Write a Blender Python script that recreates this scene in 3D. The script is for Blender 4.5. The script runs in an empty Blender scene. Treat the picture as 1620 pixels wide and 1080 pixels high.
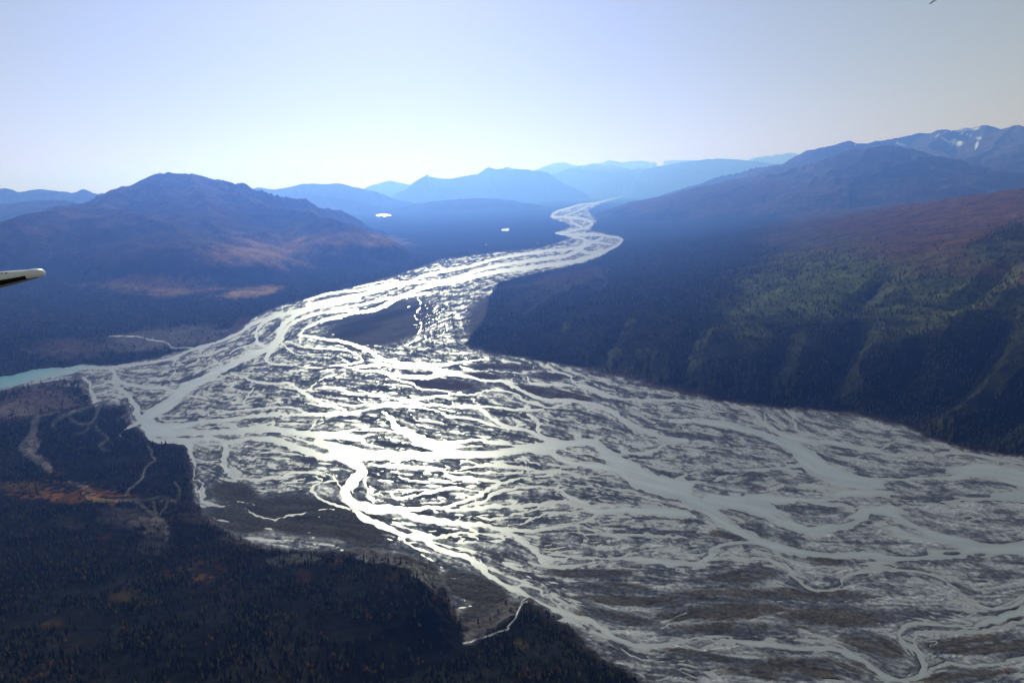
import bpy, math, random
import numpy as np
R = math.radians
scene = bpy.context.scene
# ------------------------------------------------------------------ camera, sky, sun, exposure
W0, H0, F = 1620.0, 1080.0, 1080.0        # photograph's pixels, focal length in them (24 mm)
CAMH = 900.0                               # metres above the flood plain
PITCH = R(12.93); ROLL = R(1.3)
cp, sp = math.cos(PITCH), math.sin(PITCH)
cam = bpy.data.cameras.new('camera'); cam.lens = 24.0; cam.sensor_width = 36.0
cam.clip_start = 0.05; cam.clip_end = 400000.0
camo = bpy.data.objects.new('camera', cam); scene.collection.objects.link(camo)
camo.location = (0, 0, CAMH); from mathutils import Euler, Matrix
camo.rotation_euler = (Euler((math.pi/2-PITCH, 0, 0)).to_matrix() @ Matrix.Rotation(-ROLL, 3, 'Z')).to_euler()
scene.camera = camo
cr_, sr_ = math.cos(ROLL), math.sin(ROLL)
def unroll(px, py):
    dx, dy = px-810, py-540; return 810+dx*cr_-dy*sr_, 540+dx*sr_+dy*cr_
def reroll(px, py):
    dx, dy = px-810, py-540; return 810+dx*cr_+dy*sr_, 540-dx*sr_+dy*cr_
SUN_EL, SUN_AZ = 23.5, -9.5               # azimuth from +Y, positive towards +X
w = bpy.data.worlds.new('World'); scene.world = w; w.use_nodes = True
nt = w.node_tree
bg = nt.nodes['Background']; sky = nt.nodes.new('ShaderNodeTexSky'); sky.sky_type = 'NISHITA'
sky.sun_disc = False; sky.sun_elevation = R(SUN_EL); sky.sun_rotation = R(SUN_AZ)
sky.altitude = 900; sky.air_density = 1.0; sky.dust_density = 0.3; sky.ozone_density = 1.6
sc1 = nt.nodes.new('ShaderNodeVectorMath'); sc1.operation = 'SCALE'; sc1.inputs['Scale'].default_value = .06
gm = nt.nodes.new('ShaderNodeGamma'); gm.inputs[1].default_value = .60      # flattens the glow round the sun, evening the sky out
tint = nt.nodes.new('ShaderNodeMix'); tint.data_type = 'RGBA'; tint.blend_type = 'MULTIPLY'; tint.inputs[0].default_value = 1; tint.inputs[7].default_value = (11.8, 10.3, 7.6, 1)
nt.links.new(sky.outputs[0], sc1.inputs[0]); nt.links.new(sc1.outputs[0], gm.inputs[0]); nt.links.new(gm.outputs[0], tint.inputs[6]); nt.links.new(tint.outputs[2], bg.inputs[0]); bg.inputs[1].default_value = 0.10
sun = bpy.data.lights.new('sun', 'SUN'); sun.energy = 5.0; sun.angle = R(0.5); sun.color = (0.86, 0.935, 1.0)
suno = bpy.data.objects.new('sun', sun); scene.collection.objects.link(suno)
suno.rotation_euler = (R(90 - SUN_EL), 0, math.pi - R(SUN_AZ))
suno.location = (0, 0, 3000)
scene.view_settings.view_transform = 'Standard'; scene.view_settings.look = 'None'
scene.view_settings.exposure = -0.2; scene.view_settings.gamma = 1.0
scene.render.engine = 'CYCLES'
scene.cycles.max_bounces = 6; scene.cycles.diffuse_bounces = 2; scene.cycles.glossy_bounces = 2
scene.cycles.volume_bounces = 0; scene.cycles.use_denoising = True
try: scene.cycles.denoising_prefilter = 'ACCURATE'
except Exception: pass
RNG = np.random.default_rng(7); random.seed(7)

# ------------------------------------------------------------------ small helpers
def tag(o, label=None, cat=None, group=None, kind=None):
    if label: o['label'] = label
    if cat: o['category'] = cat
    if group: o['group'] = group
    if kind: o['kind'] = kind
    return o
def at(px, py, z=0.0):
    """point of the photograph's pixel at height z"""
    px, py = unroll(px, py)
    kx, ku = (px-810)/F, (540-py)/F
    dy = cp + ku*sp; dz = -sp + ku*cp
    t = (z-CAMH)/dz
    return np.array((kx*t, dy*t, z))
def at_dist(px, py, Y):
    px, py = unroll(px, py)
    kx, ku = (px-810)/F, (540-py)/F
    dy = cp + ku*sp; dz = -sp + ku*cp
    t = Y/dy
    return np.array((kx*t, Y, CAMH+dz*t))
def project(X, Y, Z):
    fw = Y*cp - (Z-CAMH)*sp; up = Y*sp + (Z-CAMH)*cp
    fw = np.maximum(fw, 1.0)
    return reroll(810+F*X/fw, 540-F*up/fw)
def sstep(a, b, x):
    t = np.clip((x-a)/(b-a), 0, 1); return t*t*(3-2*t)

def _hash(ix, iy, seed):
    h = (ix.astype(np.uint32)*np.uint32(374761393) + iy.astype(np.uint32)*np.uint32(668265263) + np.uint32((seed*2246822519) & 0xffffffff))
    h = (h ^ (h >> np.uint32(13)))*np.uint32(1274126177)
    return (h ^ (h >> np.uint32(16))) & np.uint32(255)
_ga = RNG.random(256)*2*np.pi; _gx, _gy = np.cos(_ga).astype(np.float32), np.sin(_ga).astype(np.float32)
def pn(x, y, seed=0):
    x = np.asarray(x, np.float64); y = np.asarray(y, np.float64)
    fx = np.floor(x); fy = np.floor(y)
    ix = fx.astype(np.int64); iy = fy.astype(np.int64)
    x = (x-fx).astype(np.float32); y = (y-fy).astype(np.float32)
    u = x*x*x*(x*(x*6-15)+10); v = y*y*y*(y*(y*6-15)+10)
    def g(dx, dy):
        h = _hash(ix+dx, iy+dy, seed); return _gx[h]*(x-dx) + _gy[h]*(y-dy)
    a = g(0, 0); b = g(1, 0); c = g(0, 1); d = g(1, 1)
    return (a+(b-a)*u + ((c+(d-c)*u)-(a+(b-a)*u))*v)*1.5
def fbm(x, y, oct=4, seed=0, gain=.5):
    s = 0; a = 1; t = 0
    for i in range(oct):
        s = s + a*pn(x*2**i+i*17.3, y*2**i-i*9.1, seed+i); t += a; a *= gain
    return s/t
def ridged(x, y, oct=4, seed=0, gain=.5):
    s = 0; a = 1; t = 0
    for i in range(oct):
        s = s + a*(1.1-2*np.sqrt(pn(x*2**i+i*11.3, y*2**i-i*7.7, seed+i)**2+.006)); t += a; a *= gain
    return s/t
def curve(pts, n=6):
    """Catmull-Rom through rows of numbers"""
    p = np.array(pts, float)
    if len(p) < 3: return p
    q = np.vstack([2*p[0]-p[1], p, 2*p[-1]-p[-2]])
    out = []
    for i in range(1, len(q)-2):
        for k in range(n):
            t = k/n
            out.append(.5*((2*q[i]) + (-q[i-1]+q[i+1])*t + (2*q[i-1]-5*q[i]+4*q[i+1]-q[i+2])*t*t + (-q[i-1]+3*q[i]-3*q[i+1]+q[i+2])*t**3))
    out.append(q[-2]); return np.array(out)

# ------------------------------------------------------------------ map of the flood plain (traced, tile letter + 3x coordinates)
TILE = dict(A=(0, 180), B=(540, 180), C=(1080, 180), D=(0, 480), E=(540, 480), F=(1080, 480), G=(0, 720), H=(540, 720), I=(1080, 720))
def T(t, x, y): return (TILE[t][0]+x/3, TILE[t][1]+y/3)
CH = []   # (list of (x, y, full width px), strength)
def ch(t, wd, *pts):
    out = []
    for i, q in enumerate(pts):
        x, y = T(t, q[0], q[1])
        if len(q) > 2: ww = q[2]
        else: ww = wd if not isinstance(wd, tuple) else wd[0]+(wd[1]-wd[0])*i/(len(pts)-1)
        out.append((x, y, ww))
    CH.append(out)
# left confluence
ch('D', 6, (520,300,5),(650,290),(800,260),(930,215),(1050,175),(1150,130),(1200,95),(1300,60),(1420,30),(1560,5),(1680,-20))
ch('D', 17, (1340,130,14),(1300,200,13),(1180,250,13),(1060,310,14),(940,370,18),(870,410,22),(820,460,24),(740,510,24),(690,550,20),(700,590,18),(760,610,16),(830,625,12))
ch('D', 9, (530,305,9),(545,350,10),(600,380,8),(680,395,6),(790,405,8),(850,420))
ch('D', 9, (520,370,5),(560,400),(610,440,10),(640,490,12),(650,530,14),(690,560,16))
ch('D', 11, (690,590),(720,630,14),(760,650,10),(830,655,9),(890,660,12),(900,700,12),(920,745,9))
ch('D', 8, (700,560,18),(760,585,18),(850,580,13),(950,565,9),(1100,550,8),(1250,530,8),(1400,530,8),(1620,520,9),(1700,515))
ch('D', 13, (720,620),(850,610,15),(1000,612,10),(1150,600,12),(1280,595,14),(1400,610,12),(1500,622,14),(1620,625,16),(1700,640))
ch('D', 12, (760,640,8),(880,650,10),(1000,640,10),(1100,655,9),(1200,640,10),(1300,650,12),(1450,700,14),(1550,730,16),(1640,720,18))
ch('D', 9, (1060,660,13),(1072,700,11),(1072,760,12),(1090,800,10),(1120,825,7),(1200,838,5),(1300,830,5),(1400,828,3.5),(1490,822,3.5),(1522,838,5),(1490,868,6),(1485,895,6),(1530,930,5),(1600,965,5),(1660,975,4))
ch('D', 4, (1200,832),(1300,822),(1400,803),(1500,798),(1560,810),(1600,850),(1630,880))
ch('D', 4, (900,750),(1000,752),(1065,748))
ch('D', 5, (925,745),(930,830,5),(960,850,5),(965,900,7),(960,930,6),(1000,955,4),(1060,965,3))
ch('D', 2.2, (1060,965),(1110,940),(1180,945),(1240,980),(1290,1005),(1400,1000),(1500,985),(1600,975))
ch('D', 2.5, (1160,950),(1190,990),(1250,1015),(1330,1018),(1400,1002))
ch('D', 4, (655,560,8),(605,590,5),(570,625,5),(590,638,4),(660,635,2.5),(665,655,2))
ch('D', (1.2, 2.4), (520,156),(600,155),(660,158),(700,170),(740,176),(790,185),(820,210),(880,209),(935,213))
ch('D', 5, (395,350),(425,378),(435,420,7),(450,465,6),(400,500,3))
ch('D', 4, (435,400),(500,380,6),(545,368,6))
ch('D', 4, (450,430),(520,410),(560,400))
ch('D', 3, (835,255),(822,300),(832,330),(800,365),(850,395))
ch('D', 3, (820,270),(890,295),(950,262),(1030,272),(1040,300,4),(1000,320))
ch('D', 3, (1040,340),(1130,350),(1195,372),(1205,400),(1165,450,5),(1160,475,5),(1190,482,2))
ch('D', 4, (1100,330),(1200,368),(1300,380),(1370,378,6),(1420,415,7),(1500,455,7),(1580,490,6),(1640,505))
ch('D', 3, (1430,412,4),(1520,404),(1640,400))
ch('D', 3, (930,435),(985,460),(1010,495),(1080,512),(1150,500),(1220,498),(1300,490,4),(1390,496,5),(1470,520,4))
ch('D', 3, (860,455,4),(900,436),(960,450)); ch('D', 3, (890,525),(950,508),(1000,530))
ch('D', 4, (740,515),(780,550),(880,552))
ch('D', 6, (1335,130,7),(1320,180,8),(1270,250,7),(1265,270,6),(1330,292,3.5),(1440,300,3),(1560,308,3),(1640,300,3))
ch('D', 3, (1330,180,4),(1400,238),(1500,240),(1600,250),(1650,275))
ch('D', 4, (1425,182,5),(1440,130),(1500,90),(1560,70),(1640,60))
ch('D', 3, (1360,180,4),(1450,205,3),(1560,215),(1650,212))
ch('D', 4, (1295,560),(1300,595),(1400,605),(1470,600),(1495,560))
ch('D', 3, (980,590),(1080,580),(1160,590)); ch('D', 3, (1200,560),(1240,580),(1290,560))
ch('D', 3, (1410,420),(1470,400),(1540,350),(1640,330)); ch('D', 3, (960,370),(1020,360),(1080,370),(1130,400),(1160,440))
ch('D', 4, (1260,650),(1350,640),(1450,655),(1560,690)); ch('D', 3, (1110,700),(1200,712),(1310,705),(1420,720),(1520,740))
ch('D', 11, (1700,-25,9),(1560,5,9),(1450,35,9),(1360,85,10),(1325,135,12))
ch('D', 6, (1700,30),(1550,40,7),(1450,65,6),(1380,100,6),(1340,150,6))
ch('D', 6, (1640,-25),(1480,20,6),(1340,55,7),(1250,90,8),(1215,140,7),(1230,190,7),(1290,210,7))
ch('D', 3, (1180,200,4),(1120,215),(1060,260),(1050,290))
# the upper reach
ch('B', 2, (1520,368,1.5),(1450,378,2.2),(1375,390,3),(1330,396,1.2),(1270,408,2),(1220,420,2.6),(1130,432,4),(1080,448,5),(1025,463,5),(1000,488,5),(1060,490,5),(1150,500,6),(1190,520,6),(1150,542,5),(1090,556,5),(1020,566,4))
ch('B', 3, (1220,425),(1160,440),(1100,470),(1060,480))
ch('B', 4, (1085,505),(1100,520),(1140,535))
ch('B', 7, (1020,566,5),(1100,575,7),(1180,572,7),(1260,580,5),(1330,593,5),(1310,622,6),(1245,655,8),(1150,690,8),(1090,702,8),(1000,716,9),(850,735,9),(700,756,9),(560,790,10),(400,822,8),(300,860,8),(170,925,8),(40,950,6),(-100,985,5))
ch('B', 6, (1240,590),(1190,610),(1100,640),(980,650),(850,668),(730,690),(600,725),(480,748),(370,775),(335,800),(250,815,8),(120,852,8),(-20,880,8),(-160,905,8))
ch('B', 5, (1160,620,8),(1080,670,8),(950,690,8),(800,712,7),(650,742,7),(500,790,7),(380,800,6),(280,800),(100,835),(-40,850,5),(-180,885,5))
ch('B', 5, (1100,585),(1160,600),(1130,640,6),(1180,660,6),(1240,640)); ch('B', 4, (1280,620),(1200,610),(1150,600))
ch('B', 5, (420,850),(300,868),(240,872),(100,905),(-40,925)); ch('B', 3, (270,790),(180,800),(60,825)); ch('B', 3, (560,735),(470,735),(400,745))
ch('B', 2.4, (340,870),(380,900),(350,960),(385,1000),(345,1070),(300,1100))
ch('B', 1.8, (580,830),(570,868),(600,895),(640,910),(585,935),(500,972),(425,1010),(400,1070),(450,1090))
ch('B', 1.8, (718,800),(692,822),(700,855)); ch('B', 1.8, (470,900),(440,940),(470,990),(520,1010),(450,1060))
ch('B', 1.6, (560,950),(530,985),(560,1010)); 
# the fan
ch('E', 6, (-200,150),(-100,165),(0,180),(70,200,7),(140,225,7),(180,258,8),(260,280,7),(380,290,7),(480,292,6),(560,278,5),(650,270,4),(720,268,2))
ch('E', 4, (-120,200),(0,215),(60,235),(95,270,5),(60,282),(-60,296))
ch('E', 4, (0,295),(60,302,5),(180,290,6),(300,302,5),(400,305,8),(480,325,12),(560,332,10))
ch('E', 3.5, (70,298,5),(80,318,5),(160,320,5),(220,338,5),(270,368,3.5),(340,378,3.5),(365,402,3.5),(440,410,3),(520,425,3))
ch('E', 2.2, (215,350),(200,375),(235,388),(290,378))
ch('E', 6, (190,318),(270,345,8),(360,350,9),(440,345,9),(520,328,9),(600,347,6),(680,366,5),(765,370,6),(830,400,8),(890,428,7),(960,455,9),(1080,460,8),(1200,480,8),(1280,512,10),(1340,558,11),(1400,590,10),(1500,630,9),(1640,655,9))
ch('E', 2.4, (560,292,4),(620,318,4),(720,318),(820,328),(890,350,3),(895,378,5),(960,382,5),(1100,385,4))
ch('E', 6, (980,290,6),(1010,318,5),(1080,340,4),(1110,378,5),(1190,408,9),(1250,438,7),(1380,455,5),(1500,457,5),(1640,465,5))
ch('E', 2.5, (905,292),(910,318),(960,322),(1010,330)); ch('E', 2.5, (1110,372),(1180,370),(1220,395))
ch('E', 4, (-80,390),(0,410,5),(60,430,6),(180,430),(260,450,5),(320,460,6),(430,442,5),(520,432,4),(610,430,3),(700,410,3),(800,418,3),(838,440,4),(850,460,4),(920,470,5),(965,495,4))
ch('E', 5, (-100,450),(0,482),(150,482,5),(300,470,5),(420,478,5),(560,490,6),(700,490,5),(850,502,6),(960,500,5),(1080,475,5))
ch('E', 4, (-80,540),(0,528),(100,512),(200,488,5),(320,490,5),(430,500),(520,538,4),(640,550,4),(760,590,5),(860,600,5),(960,640))
ch('E', 3, (490,440),(520,460),(530,480)); ch('E', 2, (620,430),(640,460),(680,480)); ch('E', 2.5, (330,520),(360,550),(420,552),(400,530)); ch('E', 3, (80,440),(100,465),(150,480))
ch('E', 15, (200,510,6),(235,550,9),(265,590,12),(320,622,16),(400,660,18),(480,690,20),(600,700,20),(740,690,18),(850,690,16),(960,680,16),(1080,665,14),(1210,650,13))
ch('E', 16, (-100,660),(0,690,20),(100,718,20),(250,722,18),(400,722,16),(560,716,14),(700,716,14),(850,702,12))
ch('E', 7, (300,622),(400,652,10),(520,660,8),(640,648,6),(760,665,8),(860,690,8))
ch('E', 5, (-80,620),(0,610),(100,600),(200,600,6),(300,620)); ch('E', 3, (-40,630),(60,655),(100,630),(180,610))
ch('E', 7, (560,490),(640,492),(710,545,8),(800,590,7),(900,605,6),(960,640,10),(1060,660,9))
ch('E', 6, (880,530),(925,560,9),(940,600,8),(1000,632,9),(1100,635,5)); ch('E', 3, (960,560),(1040,600),(1120,640),(1180,650))
ch('E', 16, (1160,650,14),(1205,665,18),(1245,700,22),(1300,740,24),(1370,780,24),(1450,820,22),(1540,850,24),(1640,875,26))
ch('E', 14, (900,690),(1000,715,12),(1060,750,10),(1160,765,12),(1300,785,16),(1400,850,14),(1500,885,16),(1640,915,20))
ch('E', 5, (1330,710),(1400,712,7),(1470,695,7),(1530,670,5),(1640,655)); ch('E', 3, (1350,738),(1420,742),(1520,735),(1640,742))
ch('E', 8, (130,768,6),(250,768,7),(380,775,7),(480,792,8),(520,820,8),(620,830,7),(700,838,6),(770,852,7),(850,836,5))
ch('E', 4, (470,790),(600,802),(760,800),(900,800),(1010,788,6),(1100,770)); ch('E', 4, (540,790),(650,772),(760,770),(860,780),(960,790)); ch('E', 3, (560,715),(640,760),(760,760),(900,770))
ch('E', 3, (235,800),(262,805,4),(290,830,4),(420,842),(560,850),(640,835)); ch('E', 2, (165,805),(185,825))
ch('E', 5, (235,905),(268,926,5),(340,912,5),(430,892,6),(515,876,7),(600,882,4),(700,892,4)); ch('E', 3.5, (232,905),(260,890),(350,882),(470,884))
ch('E', 6, (490,960,5),(580,940,6),(660,900,8),(760,852,7),(850,830,6),(950,820,6),(1030,790,6))
ch('E', 6, (560,965,5),(660,940,6),(720,900,7),(830,880,5),(930,870,5),(1010,882,6),(1060,902,6),(1160,958,7),(1220,990,8))
ch('E', 4, (860,730),(940,760),(1060,800),(1200,820),(1300,800)); ch('E', 4, (1000,880),(1100,860),(1230,870),(1350,900),(1450,910)); ch('E', 3, (1040,830),(1150,850),(1260,900),(1380,940))
ch('E', 4, (850,700),(860,740),(880,750)); ch('E', 5, (1060,690),(1150,720),(1260,740))
ch('E', 18, (-40,720,14),(40,740,24),(95,785,18),(70,830,18),(30,870,19),(20,905,18),(50,945,18),(120,968,17),(200,975,14),(330,975,10),(450,970,9),(540,978,8),(640,968,9),(720,960,8),(800,962,6),(950,948,7),(1070,938,8),(1150,965,9),(1220,988,12),(1350,985,14),(1500,985,16),(1640,1000,20))
ch('E', 4, (110,800,5),(118,850,5),(125,900,7),(150,940,8)); ch('E', 2, (130,898),(165,900),(180,880))
ch('E', 13, (60,950,17),(160,975,15),(280,990,12),(380,1018,12),(480,1032,11),(620,1048,9),(720,1062,9),(800,1098,9),(860,1128,9),(910,1170,9),(935,1200,11),(990,1210,9),(1060,1208,5),(1180,1206,8),(1300,1208,10),(1420,1212,10),(1640,1232,9))
ch('H', 3.5, (520,255),(600,255),(700,240),(800,240),(900,240),(1060,220,6)); ch('H', 4, (650,292),(700,300,5),(800,290),(900,262),(1000,238))
ch('H', 14, (70,270,10),(100,290,14),(160,315,12),(230,350,8),(300,375,10),(380,392,12),(440,428,12),(500,455,10),(580,475,11),(640,505,13),(690,545,13),(740,580,11),(800,618,11),(860,645,10),(920,672,10),(980,702,12),(1050,735,13),(1120,765,13),(1200,810,12),(1280,850,11),(1360,882,10),(1440,905,10),(1540,900,10),(1640,872,9))
ch('H', 8, (910,450),(935,495,11),(970,515,10),(1040,528,9),(1120,522,9),(1200,495,9)); ch('H', 3, (960,455),(1050,455),(980,470))
ch('H', 5, (420,395,6),(520,376,7),(600,366,6),(680,378,5),(760,382,6)); ch('H', 5, (600,372),(650,400,6),(560,412,5),(520,400,5)); ch('H', 4, (440,300),(520,320),(600,340),(650,370))
ch('H', 4, (760,348),(860,322),(950,282),(1080,266),(1200,266)); ch('H', 6, (780,358),(870,356,7),(1000,345,6),(1100,332,6),(1180,305,6),(1225,275,7)); ch('H', 4.5, (1100,332),(1200,350),(1300,378,5),(1400,375),(1500,380),(1640,392))
ch('H', 3, (1200,270),(1300,280),(1440,290),(1500,310),(1640,330)); ch('H', 2.5, (1345,345),(1350,315),(1430,292)); ch('H', 2, (880,330),(900,310),(950,310))
ch('H', 2, (1090,450),(1110,470)); ch('H', 2, (1200,430),(1250,445),(1275,465),(1260,475)); ch('H', 2.5, (1200,430),(1330,425),(1500,415),(1640,415))
ch('H', 4.5, (840,620),(920,628),(960,655),(1045,715)); ch('H', 1.6, (280,395),(330,435),(400,465),(440,500),(480,540),(510,580),(560,578),(600,572)); ch('H', 2.2, (290,390),(350,440),(430,462))
ch('H', 3.5, (1280,868),(1350,925),(1430,962),(1530,975),(1640,968)); ch('H', 3, (1290,832),(1400,832),(1520,822),(1560,785),(1640,745))
# lower right
ch('I', 9, (-20,868,3),(80,872,4),(230,878,6),(340,888,9),(480,905,7),(600,915,8),(720,918,9),(800,955,11),(860,980,11),(920,1022,9),(980,1055,8),(1060,1066,6),(1150,1045,9),(1200,1010,6),(1250,987,6),(1350,992,6),(1480,992,5),(1560,975,6),(1640,958,6))
ch('I', 5, (-20,890),(60,915,5),(150,915,4),(240,892,5))
ch('I', 7, (1152,1040,8),(1152,985,9),(1125,930,8),(1060,892,8),(1030,852,7),(1068,802,6),(1140,790,5),(1250,802,6),(1340,818,6),(1430,800,8),(1520,770,12),(1640,725,18))
ch('I', 5, (1130,930),(1100,882),(1105,848),(1150,835),(1250,836),(1400,832),(1520,806),(1640,792)); ch('I', 2, (1152,920),(1185,890),(1145,870),(1172,840))
ch('I', 9, (-60,515,9),(60,512,7),(110,488,12),(132,455,9),(190,425,6),(300,412,5),(400,412,4))
ch('I', 6, (120,492,7),(200,490),(300,496),(380,490,4),(440,505,5),(500,545,6),(560,600,7),(620,636,6),(700,636,4),(748,620,5),(772,582,6),(830,556,5),(900,545,5),(1000,540,5),(1100,550,4),(1200,580,4),(1290,625,4),(1340,668,5),(1420,712,6),(1500,722,6),(1560,712,6),(1600,680,8),(1640,660))
ch('I', 22, (-60,160,20),(0,190,22),(100,240,22),(180,300,20),(250,345,18),(350,395,16),(450,430,15),(560,455,14),(700,470,12),(850,475,12),(1000,488,13),(1200,470,16),(1400,455,20),(1640,450,30))
ch('I', 20, (130,215,26),(300,235,26),(420,270,24),(470,315,20),(560,345,16),(660,352,14),(760,330,18),(840,290,22),(880,260,20))
ch('I', 16, (300,210),(440,200,18),(600,205,12),(750,190,12),(900,185,12),(1000,180,10)); ch('I', 24, (860,250,22),(980,260,20),(1080,310,30),(1180,365,34),(1320,405,32),(1450,430,24),(1640,430,28))
ch('I', 22, (930,380,20),(1000,360,22),(1100,360,30)); ch('I', 8, (560,215),(660,225),(800,250))
ch('I', 6, (0,130),(100,130,6),(200,150,9),(260,190,12)); ch('I', 4, (140,120),(250,90),(380,60),(560,80)); ch('I', 3, (300,180),(400,160),(470,130)); ch('I', 5, (550,140),(700,130),(860,160),(960,185))
ch('F', 18, (-60,560,8),(60,555,8),(160,565,12),(300,600,12),(420,640,12),(540,690,22),(620,760,32),(700,815,32),(850,850,20),(1000,850,18),(1150,845,16),(1260,815,20),(1400,790,22),(1520,805,26),(1660,850,34))
ch('F', 7, (250,480,4),(340,520,5),(400,570,6),(480,620,9),(560,645,12),(700,665,8),(850,690,6),(1000,720,5),(1200,712,5),(1400,722,4),(1640,800,4))
ch('F', 4, (490,500),(520,545),(545,600)); ch('F', 4, (385,520),(410,570),(425,610)); ch('F', 3, (0,480),(100,500),(160,540)); ch('F', 3, (130,480),(160,510),(300,520))
ch('F', 5, (-40,830),(60,800),(130,780,7),(300,792,5),(430,782),(560,765,8)); ch('F', 4, (470,858),(430,880),(370,892),(220,895)); ch('F', 5, (600,860),(700,880),(860,890),(980,910),(1200,930),(1400,915),(1640,905,12))
ch('F', 14, (760,900,10),(900,900,12),(1060,920,9),(1250,932,8),(1400,920,12),(1640,910,18)); ch('F', 3.5, (950,690),(1000,660),(1100,665),(1200,690)); ch('F', 2.5, (580,640),(650,700),(760,730),(860,725))
ch('F', 3, (1270,700),(1420,720),(1560,752),(1640,765))
TRIB = [T('D', *p) for p in ((-300,440),(0,378),(150,345),(300,318),(420,302),(530,300))]
CH.append([(x, y, wd) for (x, y), wd in zip(TRIB, (28, 21, 20, 15, 8, 6))])
PONDS = [(606,341,14,2.6),(800,363.5,8,2.4),(720,316,5,1.2),(603,334,3,1),(670,339,2,.8),(598,326,3,.9),(851,385,6,.7),(770,387,6,.6),(806,384,2,.6)]
ISL = [('I',640,290,145,24,3),('I',830,395,165,45,-4),('I',500,395,210,26,16),('I',1060,457,95,17,2),('I',1195,430,100,11,6),('I',1290,155,170,26,8),('I',1250,320,210,40,14),
       ('I',1480,250,170,28,2),('I',1400,345,210,26,3),('I',860,218,90,14,6),('I',720,250,60,8,4),('I',1500,400,120,18,0),('I',1280,465,40,8,0),('I',1560,490,95,16,4),('I',1060,60,190,26,6),
       ('I',1140,200,140,12,2),('I',1060,155,100,20,12),('I',240,150,150,20,3),('I',560,190,110,8,3),('I',1080,355,60,10,22),('I',1410,470,34,6,0),('F',150,790,130,16,4),('F',480,830,170,14,2),
       ('E',640,690,90,7,0),('E',1000,620,50,14,10),('E',1040,610,60,14,20),('E',95,895,26,22,70),('E',740,680,70,6,0),('H',935,670,90,9,28),('H',1120,505,90,9,-4),('H',500,405,50,5,5),
       ('F',1460,700,10,3,0),('I',150,400,50,6,0),('F',1050,780,170,26,8),('F',700,690,100,16,8)]
# flat valley bottom; hillsides start at this outline
FLAT = [(1020,303),(950,323),(932,334),(945,350),(935,363),(990,378),(978,394),(955,407),(920,418),(850,433),(790,447),(775,470),(770,500),(738,545),(800,562),(870,572),(1000,600),(1130,632),(1250,645),(1350,653),(1430,672),
        (1500,703),(1620,722),(2100,765),(2500,800),(2500,1500),(1170,1500),(1085,1135),(1040,1092),(960,1045),(900,995),(838,948),(800,955),(765,985),(735,990),(715,960),(700,925),(688,896),(640,880),(560,872),(500,874),(420,868),(370,850),(330,822),(308,795),(304,740),
        (297,703),(240,699),(208,672),(198,642),(150,645),(130,604),(80,607),(0,620),(-500,660),(-500,600),(0,596),(60,586),(130,576),(180,577),(240,568),(310,549),(370,527),(398,504),(440,484),(500,468),(560,453),(640,430),(700,409),
        (780,399),(860,390),(900,377),(878,368),(902,357),(868,345),(873,335),(915,325),(960,314),(1020,302)]
# ---- raster of the map
RX0, RY0, RX1, RY1 = -400, 290, 2060, 1300
RW, RH = RX1-RX0, RY1-RY0
gx = (np.arange(RW)+RX0).astype(np.float32); gy = (np.arange(RH)+RY0).astype(np.float32)
GX, GY = np.meshgrid(gx, gy)
sdf = np.full((RH, RW), -40.0, np.float32)
segs = []
for pl in CH:
    c = curve(pl, 5)
    # small meanders so no traced line is a clean spline
    for a, b in zip(c[:-1], c[1:]):
        segs.append((a, b))
for a, b in segs:
    m = 24
    x0 = int(max(0, min(a[0], b[0])-m-RX0)); x1 = int(min(RW, max(a[0], b[0])+m-RX0)); y0 = int(max(0, min(a[1], b[1])-m-RY0)); y1 = int(min(RH, max(a[1], b[1])+m-RY0))
    if x1 <= x0 or y1 <= y0: continue
    X = GX[y0:y1, x0:x1]; Y = GY[y0:y1, x0:x1]
    dx, dy = b[0]-a[0], b[1]-a[1]; L2 = dx*dx+dy*dy+1e-6
    t = np.clip(((X-a[0])*dx+(Y-a[1])*dy)/L2, 0, 1)
    d = np.hypot(X-a[0]-t*dx, Y-a[1]-t*dy)
    wv = (a[2]+t*(b[2]-a[2]))*(.43+.09*min(1, max(0, (a[0]-950)/250))) + .1 - d
    np.maximum(sdf[y0:y1, x0:x1], wv, out=sdf[y0:y1, x0:x1])
def rsamp(a, x, y):
    x = np.clip(x-RX0, 0, RW-1.001); y = np.clip(y-RY0, 0, RH-1.001); x0 = x.astype(np.int32); y0 = y.astype(np.int32); fx = x-x0; fy = y-y0
    return a[y0, x0]*(1-fx)*(1-fy)+a[y0, x0+1]*fx*(1-fy)+a[y0+1, x0]*(1-fx)*fy+a[y0+1, x0+1]*fx*fy
P0 = np.clip((GY-280)/430, .04, 3).astype(np.float32); lu, lv_ = (GX-640)/(GY-280)*430, np.log(GY-280)*430
sdf = rsamp(sdf, GX+(7*fbm(lu/34, lv_/30, 3, 301)+2.6*pn(lu/8, lv_/7, 307))*P0, GY+(3.6*fbm(lu/30, lv_/26, 3, 311)+1.3*pn(lu/8, lv_/6, 317))*P0)
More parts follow.
